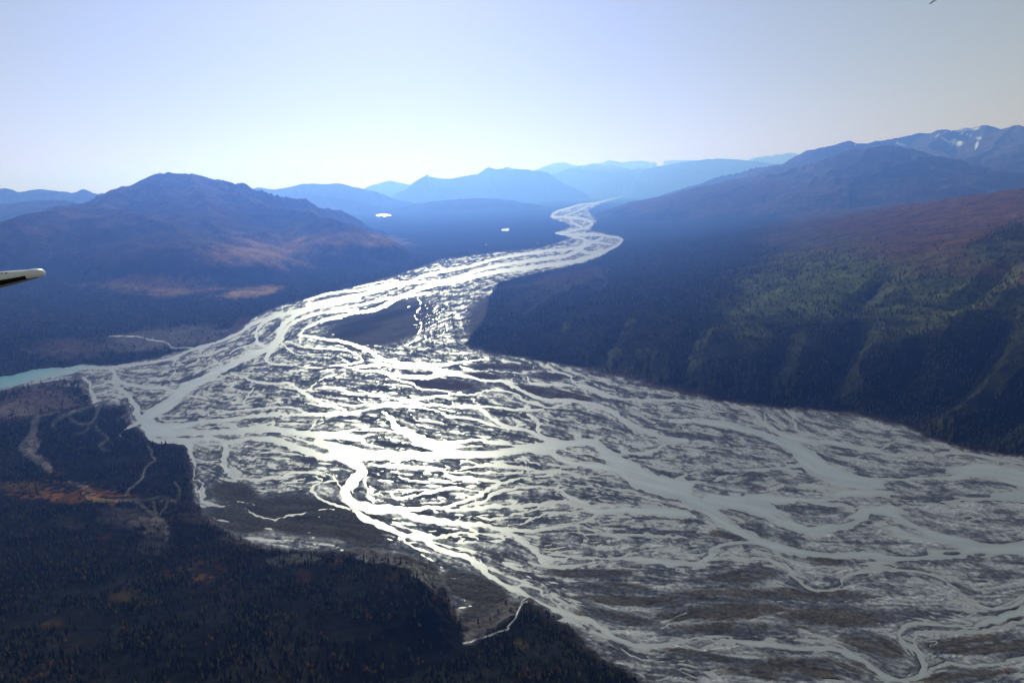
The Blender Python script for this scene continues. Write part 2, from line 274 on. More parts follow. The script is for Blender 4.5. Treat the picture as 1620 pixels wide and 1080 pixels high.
# flow direction (double angle), coarse
cs = 10
cx_, cy_ = np.meshgrid(gx[::cs], gy[::cs])
M = np.array([((a[0]+b[0])/2, (a[1]+b[1])/2, math.atan2(b[1]-a[1], b[0]-a[0]), math.hypot(b[0]-a[0], b[1]-a[1])*(1+.1*(a[2]+b[2]))) for a, b in segs])
c2 = np.zeros(cx_.shape); s2 = np.zeros(cx_.shape)
for mx, my, an, ln in M:
    wgt = ln/(((cx_-mx)**2+((cy_-my)*1.6)**2)+120)**1.3
    c2 += wgt*math.cos(2*an); s2 += wgt*math.sin(2*an)
mag = np.hypot(c2, s2)+1e-12; c2 /= mag; s2 /= mag
def up(a):
    """coarse raster to full raster, bilinear"""
    yy = (np.arange(RH)/cs); xx = (np.arange(RW)/cs)
    y0 = np.minimum(yy.astype(int), a.shape[0]-2); x0 = np.minimum(xx.astype(int), a.shape[1]-2)
    fy = np.clip(yy-y0, 0, 1)[:, None]; fx = np.clip(xx-x0, 0, 1)[None]
    return (a[y0][:, x0]*(1-fy)*(1-fx)+a[y0][:, x0+1]*(1-fy)*fx+a[y0+1][:, x0]*fy*(1-fx)+a[y0+1][:, x0+1]*fy*fx).astype(np.float32)
C2, S2 = up(c2), up(s2)
ang = .5*np.arctan2(S2, C2); VX, VY = np.cos(ang), np.sin(ang)
persp = np.clip((GY-280)/430, .05, 3).astype(np.float32)
def rnoise(lam, seed, ax=1.0):
    K = 430/lam
    return pn((GX-640)/(GY-280)*K*ax, np.log(GY-280)*K, seed)
def lic(src, steps, step, rot=0.0):
    VX, VY = np.cos(ang+rot), np.sin(ang+rot)
    acc = src.copy(); wt = 1.0
    for sgn in (1, -1):
        px = GX-RX0; py = GY-RY0; vx = VX*sgn; vy = VY*sgn
        for k in range(steps):
            px = px+vx*step*persp; py = py+vy*step*persp
            ix = np.clip(px, 0, RW-1).astype(np.int32); iy = np.clip(py, 0, RH-1).astype(np.int32)
            f = 1-(k+1)/(steps+1)
            acc += src[iy, ix]*f
            if sgn == 1: wt += 2*f
            nx = VX[iy, ix]; ny = VY[iy, ix]
            s = np.where(nx*vx+ny*vy < 0, -1, 1); vx = nx*s; vy = ny*s
    acc /= wt
    return acc/acc.std()
L1 = lic(rnoise(15, 1, .7), 12, 6.0)
L2 = lic(rnoise(7, 2, .8), 12, 3.4)
L3 = lic(rnoise(3.4, 3), 8, 2.2)
L7 = lic(rnoise(2.2, 23), 5, 1.8)
L5 = lic(rnoise(8, 12, .8), 9, 3.0, .24)
L6 = lic(rnoise(8, 13, .8), 9, 3.0, -.24)
ISO = fbm(lu/7, lv_/5, 3, 331).astype(np.float32); ISO /= ISO.std()
ISO2 = fbm(lu/26, lv_/18, 3, 341).astype(np.float32); ISO2 /= ISO2.std()
L4 = lic(rnoise(9, 9, .8), 12, 4.0)
# distance to the outline of the flat valley, coarse raster
def polydist(poly):
    px, py = cx_, cy_; ins = np.zeros(px.shape, bool); dm = np.full(px.shape, 1e9)
    P = np.array(poly, float)
    for a, b in zip(P, np.roll(P, -1, 0)):
        dx, dy = b-a; L2_ = dx*dx+dy*dy+1e-9
        t = np.clip(((px-a[0])*dx+(py-a[1])*dy)/L2_, 0, 1)
        dm = np.minimum(dm, np.hypot(px-a[0]-t*dx, py-a[1]-t*dy))
        cond = ((a[1] > py) != (b[1] > py))
        with np.errstate(divide='ignore', invalid='ignore'):
            ins ^= cond & (px < (b[0]-a[0])*(py-a[1])/(b[1]-a[1]+1e-12)+a[0])
    return np.where(ins, dm, -dm)
cs = 2
cx_, cy_ = np.meshgrid(gx[::cs], gy[::cs])
PD = up(polydist(FLAT))                    # positive inside
PD += 4.5*persp*fbm(GX/40, GY/22, 4, 40)+2.2*persp*pn(GX/9, GY/6, 45)
inside = sstep(-1, 5, PD/np.clip(persp, .3, 2))
def ell(t, x, y, rx, ry, rot=0):
    if t: x, y = T(t, x, y); rx /= 3; ry /= 3
    a = math.radians(rot); u = (GX-x)*math.cos(a)+(GY-y)*math.sin(a); v = -(GX-x)*math.sin(a)+(GY-y)*math.cos(a)
    return 1-np.hypot(u/rx, v/ry)          # 1 centre, 0 edge
# vegetated or dry patches of the flood plain, 0..1
veg = np.zeros((RH, RW), np.float32)
for e in [('E',480,385,240,30,4),('E',680,345,110,17,5),('E',980,425,280,28,9),('E',780,300,200,16,3),('E',990,345,100,24,3),('H',1180,560,270,24,0),('H',1270,630,230,36,2),('H',1380,690,330,30,3),
          ('H',1320,770,240,40,10),('I',280,575,230,46,-5),('I',200,665,420,40,-2),('I',180,740,420,50,-3),('I',640,660,320,34,3),('I',720,770,330,70,0),('I',200,820,320,36,0),('I',560,1010,460,60,0),('I',1330,1050,280,40,-4),
          ('I',230,380,120,24,8),('I',660,490,170,30,8),('I',1350,905,300,46,0),('I',900,900,190,70,20),('D',1090,900,130,50,10),('D',1330,960,330,60,0),('H',640,620,170,60,20),
          ('I',1500,900,300,60,0),('I',150,960,280,24,10),('I',1560,760,60,60,0),('D',130,440,0.1,0.1,0),('H',150,220,0.1,0.1,0)]:
    veg = np.maximum(veg, np.clip(ell(*e)*2.2, 0, 1))
lowveg = np.zeros((RH, RW), np.float32)   # old, higher bars and banks: no water
for e in [('B',190,1000,330,120,-14),('B',720,1000,150,150,-50),('H',60,350,190,95,25),('H',640,640,200,80,20),('G',1500,300,420,110,5),('G',1150,300,200,90,5),('D',1120,900,120,60,10),('H',660,790,160,110,-40),('D',800,160,370,75,-6),('D',300,230,200,60,0)]:
    lowveg = np.maximum(lowveg, np.clip(ell(*e)*2.5, 0, 1))
isl = np.full((RH, RW), -50.0, np.float32)
for i, e in enumerate(ISL):
    t, x, y, rx, ry, rot = e
    isl = np.maximum(isl, ell(t, x, y, rx*1.05, ry*1.25, rot)*ry/3*1.6 + (L2*.8+L3*.5)*min(1.6, ry/14))
edge = (L2*.45+L3*.4)*np.clip(persp*1.3, .25, 1.4)
big = np.clip(sdf/3, 0, 1)
main = sdf*1.0-.25 + edge*(.5+.5*big)
main = np.minimum(main, np.maximum(-isl, -6) + 0)
# small anastomosing threads between the traced ones
thr = 1.35 + 1.6*veg + .9*lowveg - .2*np.exp(-((sdf+4)/8)**2)
thr = thr + .45*ISO2 + .12*ISO
def contour(L, w):
    gyv, gxv = np.gradient(L); return w - np.abs(L)/(np.hypot(gxv, gyv)+.02)
vw = 2.6*veg + .9*lowveg
pc = np.clip(persp, .3, 1.5)
nearmain = np.exp(-(np.minimum(sdf, 0)/14)**2)
thread = contour(L1, (.1+.9*ISO2-vw*1.2+.5*nearmain)*pc)
thread = np.maximum(thread, contour(L5, (-.5+.8*np.roll(ISO2, 140, 1)-vw)*pc))
thread = np.maximum(thread, contour(L6, (-.5+.8*np.roll(ISO2, -170, 1)-vw)*pc))
thread = np.maximum(thread, contour(L2, (-.8+.7*np.roll(ISO2, 260, 1)-vw)*pc))
pz = np.clip(ell('B',450,985,150,140,-20)*2.2+.3*ISO2, 0, 1)*(ell('B',450,985,190,170,-20) > 0)
thread = np.maximum(thread, np.maximum(contour(L6, (.55*pz-1.2*(pz < .01))*1.0), contour(L2, (.5*pz-1.5*(pz < .01)))))
thread = thread - 8*sstep(4, -2, PD)*(sdf < -1) - 1.5*np.clip(isl+1, 0, 1.5)
water = np.maximum(main, thread)
for x, y, rx, ry in PONDS:
    water = np.maximum(water, (ell(None, x, y, rx, ry, 0)+.45*pn(GX/7, GY/2.5, 5)+.2*pn(GX/3, GY/1.5, 6))*2)
water = np.where(GY > 1240, -3, water)
# turquoise clear-water side river
trib = np.zeros((RH, RW), np.float32)
wet = np.clip(.24+.14*L2+.24*L3+.20*L7+.12*L1+.14*L5+.12*L6+.2*ISO+.12*ISO2+.5*np.clip((water+5)/6, 0, 1), 0, 1)*inside*(1-.75*veg)*(1-.8*lowveg)
bright = sstep(-2.2, 2.4, .45*L4+.4*L3+.55*L7+.25*L2+.75*L1+.2*L5-.2*L6+.45*ISO+.75*ISO2)

def samp(a, px, py):
    x = np.clip(px-RX0, 0, RW-1.001); y = np.clip(py-RY0, 0, RH-1.001)
    x0 = x.astype(np.int32); y0 = y.astype(np.int32); fx = (x-x0).astype(np.float32); fy = (y-y0).astype(np.float32)
    return a[y0, x0]*(1-fx)*(1-fy)+a[y0, x0+1]*fx*(1-fy)+a[y0+1, x0]*(1-fx)*fy+a[y0+1, x0+1]*fx*fy

# ------------------------------------------------------------------ terrain grid (fine near, coarse far)
cols = np.concatenate([np.arange(-900, -60, 12), np.arange(-60, 1690, 1.35), np.arange(1692, 2500, 12)])
Ys = []; Y = at(810, 1560)[1]
while Y < 86000:
    Ys.append(Y)
    s = Y*Y/(CAMH*F)*(1.15 if Y > at(810, 1110)[1] else 5.0)*(1+(CAMH/Y)**2)
    Y += min(s, .0055*Y)
Ys = np.array(Ys)
NR, NC = len(Ys), len(cols)
K = (cols-810)/F
Dp = Ys*cp+CAMH*sp
GXw = (Dp[:, None]*K[None]); GYw = np.repeat(Ys[:, None], NC, 1)
PX0 = np.repeat(cols[None].astype(float), NR, 0)
PY0 = np.repeat((540-F*(Ys*sp-CAMH*cp)/Dp)[:, None], NC, 1)
PX0, PY0 = reroll(PX0, PY0)
print('grid', NR, NC, NR*NC)
# broad relief through control heights (pixel, height), thin-plate interpolation in plan
CP = [(0,660,14),(150,690,10),(0,740,14),(230,760,8),(60,775,16),(180,790,28),(60,850,60),(280,840,34),(400,880,26),(0,950,105),(250,950,88),(450,930,55),(560,910,42),(620,940,72),(660,900,44),(560,1000,92),
      (700,960,38),(700,1020,36),(770,1010,22),(600,1060,96),(780,1060,66),(300,1060,140),(0,1060,170),(870,985,44),(920,1015,64),(980,1040,64),(1050,1072,58),(900,1060,92),(1000,1150,70),(700,1150,120),(300,1250,190),(-300,900,130),(-300,1200,200),(-300,700,30),
      (800,540,16),(900,555,34),(850,500,36),(1000,560,80),(1000,500,110),(950,450,60),(1100,600,66),(1100,500,150),(1100,430,140),(1000,400,70),(1200,600,84),(1200,540,150),(1200,460,215),(1200,410,205),(1300,600,84),(1300,540,150),(1300,470,240),(1300,410,320),
      (1420,620,74),(1420,540,170),(1420,470,270),(1420,400,400),(1440,358,455),(1520,640,90),(1520,540,210),(1520,450,340),(1520,380,470),(1520,332,580),(1620,660,100),(1620,560,220),(1620,450,390),(1620,370,560),(1620,303,720),
      (1350,383,355),(1250,400,270),(1100,370,80),(1000,345,35),(900,420,12),(850,460,12),(820,500,14),
      (0,570,16),(100,540,50),(40,528,80),(0,500,60),(200,520,14),(350,500,14),(200,480,38),(60,470,70),(0,440,150),(120,440,130),(300,460,50),(250,430,130),(400,450,40),(400,420,90),(520,420,30),(500,380,70),(600,400,14),(640,370,16),(560,350,35),
      (750,370,10),(700,330,20),(860,360,8),(820,320,25),(940,310,15)]
cpw = [at(*c) for c in CP]
for X, Y, Z in [(7000,9000,700),(9000,5000,900),(6500,2500,700),(3500,1200,10),(2600,700,5),(-3500,2600,60),(-6000,3500,80),(-9000,6500,300),(-16000,14000,300),(0,26000,30),(20000,26000,300),(-20000,40000,200),(0,60000,200),(40000,50000,300),(-60000,80000,200),(0,85000,200),(60000,80000,200),(30000,12000,800),(0,400,200),(-1500,500,250),(800,500,60)]:
    cpw.append(np.array((X, Y, Z), float))
cpw = np.array(cpw)
# work in log-distance coordinates so near and far control points have equal say
def uv(X, Y): 
    r = np.hypot(X, Y+300); return np.log(r)*3.0, np.arctan2(X, Y+300)*3.0
cu, cv = uv(cpw[:, 0], cpw[:, 1])
def tps(r2): return .5*r2*np.log(r2+1e-9)
n = len(cpw); A = np.zeros((n+3, n+3))
A[:n, :n] = tps((cu[:, None]-cu)**2+(cv[:, None]-cv)**2) + np.eye(n)*.004
A[:n, n:] = np.stack([np.ones(n), cu, cv], 1); A[n:, :n] = A[:n, n:].T
sol = np.linalg.solve(A, np.concatenate([cpw[:, 2], np.zeros(3)]))
ri = np.unique(np.concatenate([np.arange(0, NR, 6), [NR-1]])); ci = np.unique(np.concatenate([np.arange(0, NC, 6), [NC-1]]))
U, V = uv(GXw[np.ix_(ri, ci)], GYw[np.ix_(ri, ci)])
B0 = sol[n]+sol[n+1]*U+sol[n+2]*V
for k in range(n): B0 = B0 + sol[k]*tps((U-cu[k])**2+(V-cv[k])**2)
def expand(a):
    t = np.array([np.interp(np.arange(NC), ci, row) for row in a])
    return np.array([np.interp(np.arange(NR), ri, t[:, j]) for j in range(NC)]).T
base = np.maximum(expand(B0), 4.0)

def ridge(pts, k, lam, spur=.45, seed=0, zb=0.0, Y=None):
    """mountain from its crest line: pts (px, py, distance)"""
    P = np.array([at_dist(*p) for p in pts]); P = curve(P, 3)
    zm = P[:, 2].max(); reach = zm/k*3.2
    r0 = np.searchsorted(Ys, P[:, 1].min()-reach); r1 = np.searchsorted(Ys, P[:, 1].max()+reach)
    sl = (slice(r0, r1), slice(None)); X = GXw[sl]; Yw = GYw[sl]
    wx = fbm(X/(lam*1.6), Yw/(lam*1.6), 3, seed+50)*lam*.30; wy = fbm(X/(lam*1.6)+31, Yw/(lam*1.6), 3, seed+60)*lam*.30
    Xw = X+wx*.9; Y2 = Yw+wy*.9
    dm = np.full(X.shape, 1e12); cz = np.zeros(X.shape); ss = np.zeros(X.shape); s0 = 0; side = np.zeros(X.shape)
    for a, b in zip(P[:-1], P[1:]):
        dx, dy = b[0]-a[0], b[1]-a[1]; L = math.hypot(dx, dy)+1e-6
        t = ((Xw-a[0])*dx+(Y2-a[1])*dy)/(L*L); tc = np.clip(t, 0, 1)
        d = np.hypot(Xw-a[0]-tc*dx, Y2-a[1]-tc*dy)
        m = d < dm
        dm = np.where(m, d, dm); cz = np.where(m, a[2]+tc*(b[2]-a[2]), cz); ss = np.where(m, s0+tc*L, ss)
        side = np.where(m, np.sign((Xw-a[0])*dy-(Y2-a[1])*dx), side)
        s0 += L
    d0 = np.hypot(X-(Xw-wx*.9), 0)
    sp_ = ridged(ss/lam+side*37.1+dm/lam*.25, dm/(lam*3.5)+5, 2, seed+1)
    D0 = np.maximum(cz-zb, 60)/k; fade = np.clip(1.5-dm/D0, 0, 1)
    de = dm*(1-spur*sp_*sstep(0, lam*.8, dm)*fade)
    C0 = np.maximum(cz-zb, 60)*1.55
    h = cz-C0*(1-np.exp(-k*de/C0)) - .3*k*np.maximum(dm-D0, 0)
    h = h + .050*C0*fbm(X/lam*1.6, Yw/lam*1.6, 4, seed+7)*sstep(lam*.15, lam, dm)*(.25+.75*fade) + .022*C0*ridged(X/lam*2.6, Yw/lam*2.6, 2, seed+9)*sstep(0, lam*.5, dm)*fade
    return sl, h
land = base.copy()
mtn = np.zeros((NR, NC))                   # how much of a point is mountain
RID = []
def addr(*a, **kw):
    sl, h = ridge(*a, **kw); g = land[sl]
    kk = 60.0; m = np.maximum(g, h)
    mtn[sl] = np.maximum(mtn[sl], sstep(-50, 60, h-g))
    land[sl] = m + kk*.25*np.clip(1-np.abs(h-g)/kk, 0, 1)**2
# left mountain and what stands before and behind it
addr([(207,294,10624),(213,287,10880),(228,281,11136),(250,273.5,11392),(275,274,11392),(297,274.5,11264),(315,280,11136),(333,287,11008),(360,300,10752),(383,308,10496),(420,323,10112),(443,329,9856),(483,339,9344),(520,350,8832)], .62, 900, .6, 3)
addr([(207,294,10624),(190,302,10240),(173,309,9984),(160,318,9600),(143,329,9088),(107,329,8576),(90,333,8320),(60,337,8064),(27,341,7808),(0,357,7552),(-120,400,7168)], .55, 800, .6, 13)
addr([(143,329,8960),(200,334,8448),(250,350,7808),(290,372,7168)], .5, 600, .6, 17)
addr([(297,276,11136),(320,310,9600),(335,350,8320),(345,385,7552)], .48, 600, .6, 19)
addr([(-200,310,19200),(-60,300,19200),(0,297.5,19200),(15,297,19200),(37,304,19200),(67,299.5,19200),(90,303,19200),(103,305.5,18560),(120,300,18560),(143,308,18560),(160,306,17920),(190,312,17920),(240,330,17920)], .5, 1500, .5, 23)
addr([(-60,330,14080),(20,322,14080),(50,319,14080),(77,317,13824),(110,318,13568),(140,324,13312),(170,335,13056)], .45, 900, .5, 27)
addr([(450,325,25000),(480,314,25000),(505,309,25000),(530,312,25000),(570,320,25000),(600,326,25000)], .4, 1500, .4, 31)
addr([(370,318,27000),(387,306,27000),(402,298,27000),(413,297,27500),(425,299,28000),(445,298,28000),(470,292,28000),(500,291,28000),(520,290.5,28000),(545,291,28000),(570,295,28000),(600,303,28000),(620,312,28000)], .42, 2500, .45, 37)
addr([(560,300,46000),(580,291,46000),(600,287,46000),(620,287,46000),(640,291,46000),(700,297,46000)], .45, 4000, .4, 41)
addr([(632,310,39440),(648,298,36040),(660,290,36720),(680,277,37400),(686,278,37400),(700,282,38080),(720,281,38080),(740,277,38760),(755,274,39440),(772,265,39440),(790,267,39440),(808,264.5,39440),(825,267,39440),(842,270,40120),(862,270,40120),(880,283,39440)], .72, 2400, .5, 43)
addr([(880,272,49423),(900,264,50149),(918,262,50876),(932,258,51603),(950,260,52330),(965,259,52330),(985,264,52330),(1000,268,52330),(1020,262,53057),(1040,264,53783),(1080,272,53783)], .42, 3000, .5, 47)
addr([(840,275,60188),(865,263,60188),(890,256,60188),(905,261,60188),(940,261,62194),(960,254,62194),(968,253,62194),(985,256,62194),(1000,255,62194),(1020,253,62194),(1040,257,62194),(1070,253,60188),(1110,254,58181),(1140,257,56175),(1170,255,55172),(1220,260,54169)], .5, 4500, .5, 53)
addr([(1000,270,48047),(1050,262,48047),(1090,254,46955),(1130,251,46955),(1165,252.5,45863),(1200,256,44771),(1230,260,43679),(1250,262,43679)], .4, 3500, .45, 59)
addr([(1170,256,54000),(1200,249,54000),(1225,245,54000),(1240,243,54000),(1256,241.5,54000),(1275,246,54000),(1300,250,54000)], .6, 5000, .5, 61)
# right mountains
addr([(1130,280,24000),(1180,268,23500),(1215,262,23000),(1240,259,22500),(1262,249,22000),(1281,236.5,21500),(1290,237,21500),(1305,233,21500),(1328,228,21500),(1345,223,21500),(1360,226,21500),(1378,227,21500),(1392,224,21500),(1410,220,22000),(1445,212,22500),(1465,211,22500),(1480,206,22500),(1505,206,22500),(1520,204,22500),(1545,200,22500),(1560,199,22000),(1578,203,22000),(1583,205,22000)], .55, 2200, .5, 67)
addr([(1583,205,21500),(1600,201,20500),(1611,198,20000),(1630,205,19000),(1700,200,18500),(1900,190,18000)], .55, 1800, .5, 71)
addr([(1478,206,22000),(1476,220,21000),(1478,235,20000),(1500,250,18500)], .5, 1500, .5, 75)
addr([(1611,199,20000),(1575,225,19000),(1540,250,17500),(1520,262,16500)], .45, 1500, .5, 77)
addr([(1225,276,16500),(1260,268,16500),(1310,250,16500),(1340,240,16000),(1352,236,15800),(1380,234.5,15500),(1410,230.5,16000),(1425,232,16000),(1450,240,16000),(1480,252,16000),(1520,268,16000),(1550,280,16000)], .46, 1500, .42, 79)
addr([(1380,235,15500),(1362,250,15000),(1352,265,14500),(1350,285,13800)], .42, 900, .5, 83)
addr([(1350,330,11000),(1420,318,12000),(1500,312,12500),(1600,295,12500),(1700,270,12500)], .30, 1500, .4, 87)
addr([(1110,298,21000),(1140,289,19000),(1175,282,17800),(1225,277,16500)], .32, 1500, .4, 89)
addr([(660,322,25000),(700,317,25000),(760,314,25000),(800,316,25000),(830,321,25000)], .26, 1500, .4, 91)
print('ridges done')
# low hills by the side river, gullies of the wooded hillside on the right
def lines(pts, depth, width):
    global land
    P = curve(np.array([at(*p) for p in pts]), 4)
    r0 = np.searchsorted(Ys, P[:, 1].min()-width*4); r1 = np.searchsorted(Ys, P[:, 1].max()+width*4)
    sl = (slice(r0, r1), slice(None)); X = GXw[sl]+25*fbm(GXw[sl]/130, GYw[sl]/130, 2, 5); Yw = GYw[sl]+25*fbm(GXw[sl]/130+9, GYw[sl]/130, 2, 6)
    dm = np.full(X.shape, 1e9); N = len(P)-1; tt = np.zeros(X.shape)
    for i, (a, b) in enumerate(zip(P[:-1], P[1:])):
        dx, dy = b[0]-a[0], b[1]-a[1]; L = math.hypot(dx, dy)+1e-6
        tc = np.clip(((X-a[0])*dx+(Yw-a[1])*dy)/(L*L), 0, 1)
        d = np.hypot(X-a[0]-tc*dx, Yw-a[1]-tc*dy); m = d < dm
        dm = np.where(m, d, dm); tt = np.where(m, (i+tc)/N, tt)
    prof = depth*np.sin(np.clip(tt*.9+.1, 0, 1)*np.pi)**.6*np.maximum(1-dm/width, 0)
    land[sl] = np.maximum(land[sl]-prof, 3)
for g, dep, wd in [([(1600,490,300),(1570,525,240),(1530,560,190),(1500,590,140),(1460,625,80),(1425,668,8)], 200, 170),
                   ([(1465,540,190),(1450,560,160),(1435,590,110),(1420,620,60),(1400,658,8)], 110, 90),
                   ([(1365,520,180),(1345,545,150),(1325,575,110),(1313,610,60),(1312,650,6)], 115, 95),
                   ([(1700,500,320),(1660,560,220),(1610,610,150),(1585,650,90),(1555,705,8)], 190, 150), ([(1760,600,200),(1700,650,120),(1650,715,8)], 100, 110),
                   ([(1250,530,150),(1240,560,110),(1225,600,60),(1215,640,6)], 45, 80), ([(1130,510,150),(1100,540,100),(1085,580,60),(1075,615,8)], 40, 80), ([(1000,500,90),(980,530,70),(960,560,40),(950,585,6)], 36, 70), ([(900,500,50),(880,530,30),(870,560,6)], 22, 60),
                   ([(1600,430,400),(1540,470,320),(1480,500,240)], 60, 110), ([(1420,420,380),(1380,460,280),(1340,500,210)], 40, 100), ([(560,1075,100),(640,1045,80),(700,1022,40),(735,1008,24),(770,995,10)], 36, 90)]:
    lines(g, dep, wd)
r_ = np.hypot(GXw, GYw)
ins_v = samp(inside, PX0, PY0); pd_v = samp(PD, PX0, PY0)
ins_v = np.where((PY0 < 300) | (r_ > 47000), 0, ins_v)
# relief of middling size everywhere off the flat
amp = np.clip(land/120, .12, 1.6)*np.clip(r_/4000, .35, 2.5)
det = 8*amp*fbm(GXw/420, GYw/420, 5, 80) + 4*amp*ridged((GXw*.8-GYw*.5)/260, (GXw*.5+GYw*.8)/700, 4, 90)
# gullies running down the right-hand hillside
rh = sstep(0, 500, GXw-200)*sstep(1700, 2300, GYw)*sstep(9000, 6000, GYw)
q = (GXw*.90+GYw*.25)+90*fbm(GXw/500, GYw/500, 2, 95)
det += rh*np.clip(land/90, 0, 1)*6*ridged(q/240, (GYw-GXw*.3)/1500, 3, 97)
lb = sstep(0, 1, -pd_v*r_/F*1.6/(np.interp(PX0, [500, 820, 1100, 1620], [70, 110, 130, 110])+1700*sstep(11000, 30000, r_)))   # how far from foot of slope
lb = np.where((PY0 < 300) | (r_ > 47000), 1, lb); lb = np.maximum(lb, sstep(7000, 9000, r_)*(1-ins_v))
lnd = np.maximum(land+det, 3)*lb + 2.5
# flat bottom: channels cut below the water line (z = 0)
wv = samp(water.astype(np.float32), PX0, PY0)
bars = np.clip(-wv*.5, -3, 1.4)+.12
Z = np.where(True, bars*ins_v + lnd*(1-ins_v), 0)
pond = (samp(lowveg, PX0, PY0)*0)
Z = np.where((wv > .0) & (PY0 > 318) , np.minimum(Z, bars), Z)
Z = np.where((ins_v < .5) & (PY0 < 345) & (wv > .0) & (PY0 >= 300), np.minimum(Z, bars), Z)
PX, PY = project(GXw, GYw, Z)

# ------------------------------------------------------------------ land cover painted as base colour
n1 = fbm(GXw/900, GYw/900, 4, 101); n2 = fbm(GXw/260, GYw/260, 4, 111); n3 = fbm(GXw/70, GYw/70, 4, 121); n4 = fbm(GXw/1900, GYw/1900, 4, 131); n5 = fbm(GXw/22, GYw/22, 3, 151)
def mixc(c, col, m):
    m = np.clip(m, 0, 1)[..., None]; return c*(1-m)+np.array(col)*m
def pell(x, y, rx, ry, rot=0, t=None):
    if t: x, y = T(t, x, y); rx = rx/3; ry = ry/3
    a = math.radians(rot); u = (PX-x)*math.cos(a)+(PY-y)*math.sin(a); v = -(PX-x)*math.sin(a)+(PY-y)*math.cos(a)
    return 1-np.hypot(u/rx, v/ry)
SPR = (.026, .028, .022); TUN = (.075, .050, .034); ORA = (.24, .105, .028); GRY = (.13, .12, .115); GRN = (.088, .100, .030); RED = (.085, .045, .032); ROCK = (.115, .10, .095)
col = np.zeros((NR, NC, 3)); col[:] = SPR
forest = np.full((NR, NC), .85)
def paint(c, m, f=None):
    global col, forest
    m = np.clip(m, 0, 1)
    col = mixc(col, c, m)
    if f is not None: forest = forest*(1-m)+f*m
# heights: open tundra, then scree
paint(TUN, sstep(170, 330, Z+120*n1+60*n2)*sstep(4500, 6000, r_), .03)
paint((.062,.058,.030), sstep(.05, .35, n4+.5*n2)*sstep(200, 400, Z)*.8)
paint(ROCK, sstep(560, 1000, Z+300*n2+200*n1)*sstep(5000, 8000, r_)*.8, 0)
paint((.10,.058,.035), sstep(.0, .35, n1+.4*n3)*mtn*.6, .0)
# right hillside: greens below, red-brown above
rs = sstep(1080, 1200, PX)*sstep(2500, 3500, r_)*sstep(11000, 8500, r_)
paint((.034,.036,.018), rs*sstep(-.1, .3, n2)*.7)
paint(GRN, rs*np.clip(pell(1310,450,270,72,-14)*1.6+1.0*n2+.7*n3, 0, 1), .28)
paint(GRN, rs*np.clip(pell(1500,475,190,70,-18)*1.4+.9*n2+.4*n3, 0, 1)*.8, .35)
paint(RED, rs*sstep(330, 430, Z+60*n2)*.95, .06)
paint((.11,.060,.036), rs*sstep(440, 560, Z+90*n2+40*n3)*.7, .02)
paint((.020,.024,.018), rs*np.clip(pell(1590,385,80,34,-22)*2.2+.4*n2, 0, 1)*.9, .3)
paint((.07,.045,.028), rs*sstep(.15, .45, n3+.6*n2)*.45)
paint(ORA, rs*sstep(.48, .62, n3+.3*n1)*.35)
# valley behind the reach, right of it
paint((.07,.044,.028), np.clip(pell(900,440,75,16,-12)*2.5+.6*n3, 0, 1)*.8, .2)
paint((.06,.045,.028), np.clip(pell(840,470,60,14,-20)*2.0+.8*n3, 0, 1)*.6, .3)
paint((.10,.062,.035), sstep(.42, .6, n3+.4*n2)*sstep(850, 960, PX)*(PX < 1300)*.6)
# left mountain foot: tan and orange heath
paint((.34,.20,.085), np.clip(pell(430,395,150,34,-4)*1.8+.9*n2+.4*n3-.1, 0, 1)*.85, .1)
paint((.34,.20,.085), np.clip(pell(560,378,100,14,4)*1.8+.9*n2+.2*n3, 0, 1)*.8, .1)
paint((.36,.22,.09), np.clip(pell(400,462,60,10,-8)*2.2+.9*n3, 0, 1)*.85, .1)
paint((.34,.19,.08), np.clip(pell(250,452,140,24,3)*1.6+1.0*n2+.6*n3-.25, 0, 1)*.75, .15)
paint(ORA, np.clip(pell(350,402,40,9,6)*1.3+1.6*n3, 0, 1)*.5, .05)
paint(ORA, np.clip(pell(262,445,60,12,6)*1.4+1.5*n3-.2, 0, 1)*.6, .1)
paint((.09,.06,.035), sstep(3800, 4600, GYw)*(PX < 640)*(PY > 440)*sstep(.15, .5, n3+.5*n2)*.6, .3)
# plain across the river on the left
far = (GYw > 2500)
paint((.105,.095,.085), far*np.clip(pell(800,165,420,62,-6,'D')*2.6+.4*n3, 0, 1)*.9, .02)
paint((.075,.055,.045), far*np.clip(pell(330,215,230,62,0,'D')*2.2+.5*n3, 0, 1)*.9, .06)
paint(SPR, far*np.clip(pell(1060,110,70,14,-8,'D')*3+.4*n3, 0, 1), .8)
paint((.10,.055,.04), far*np.clip(pell(1150,100,60,40,-20,'D')*2, 0, 1)*.6, .0)
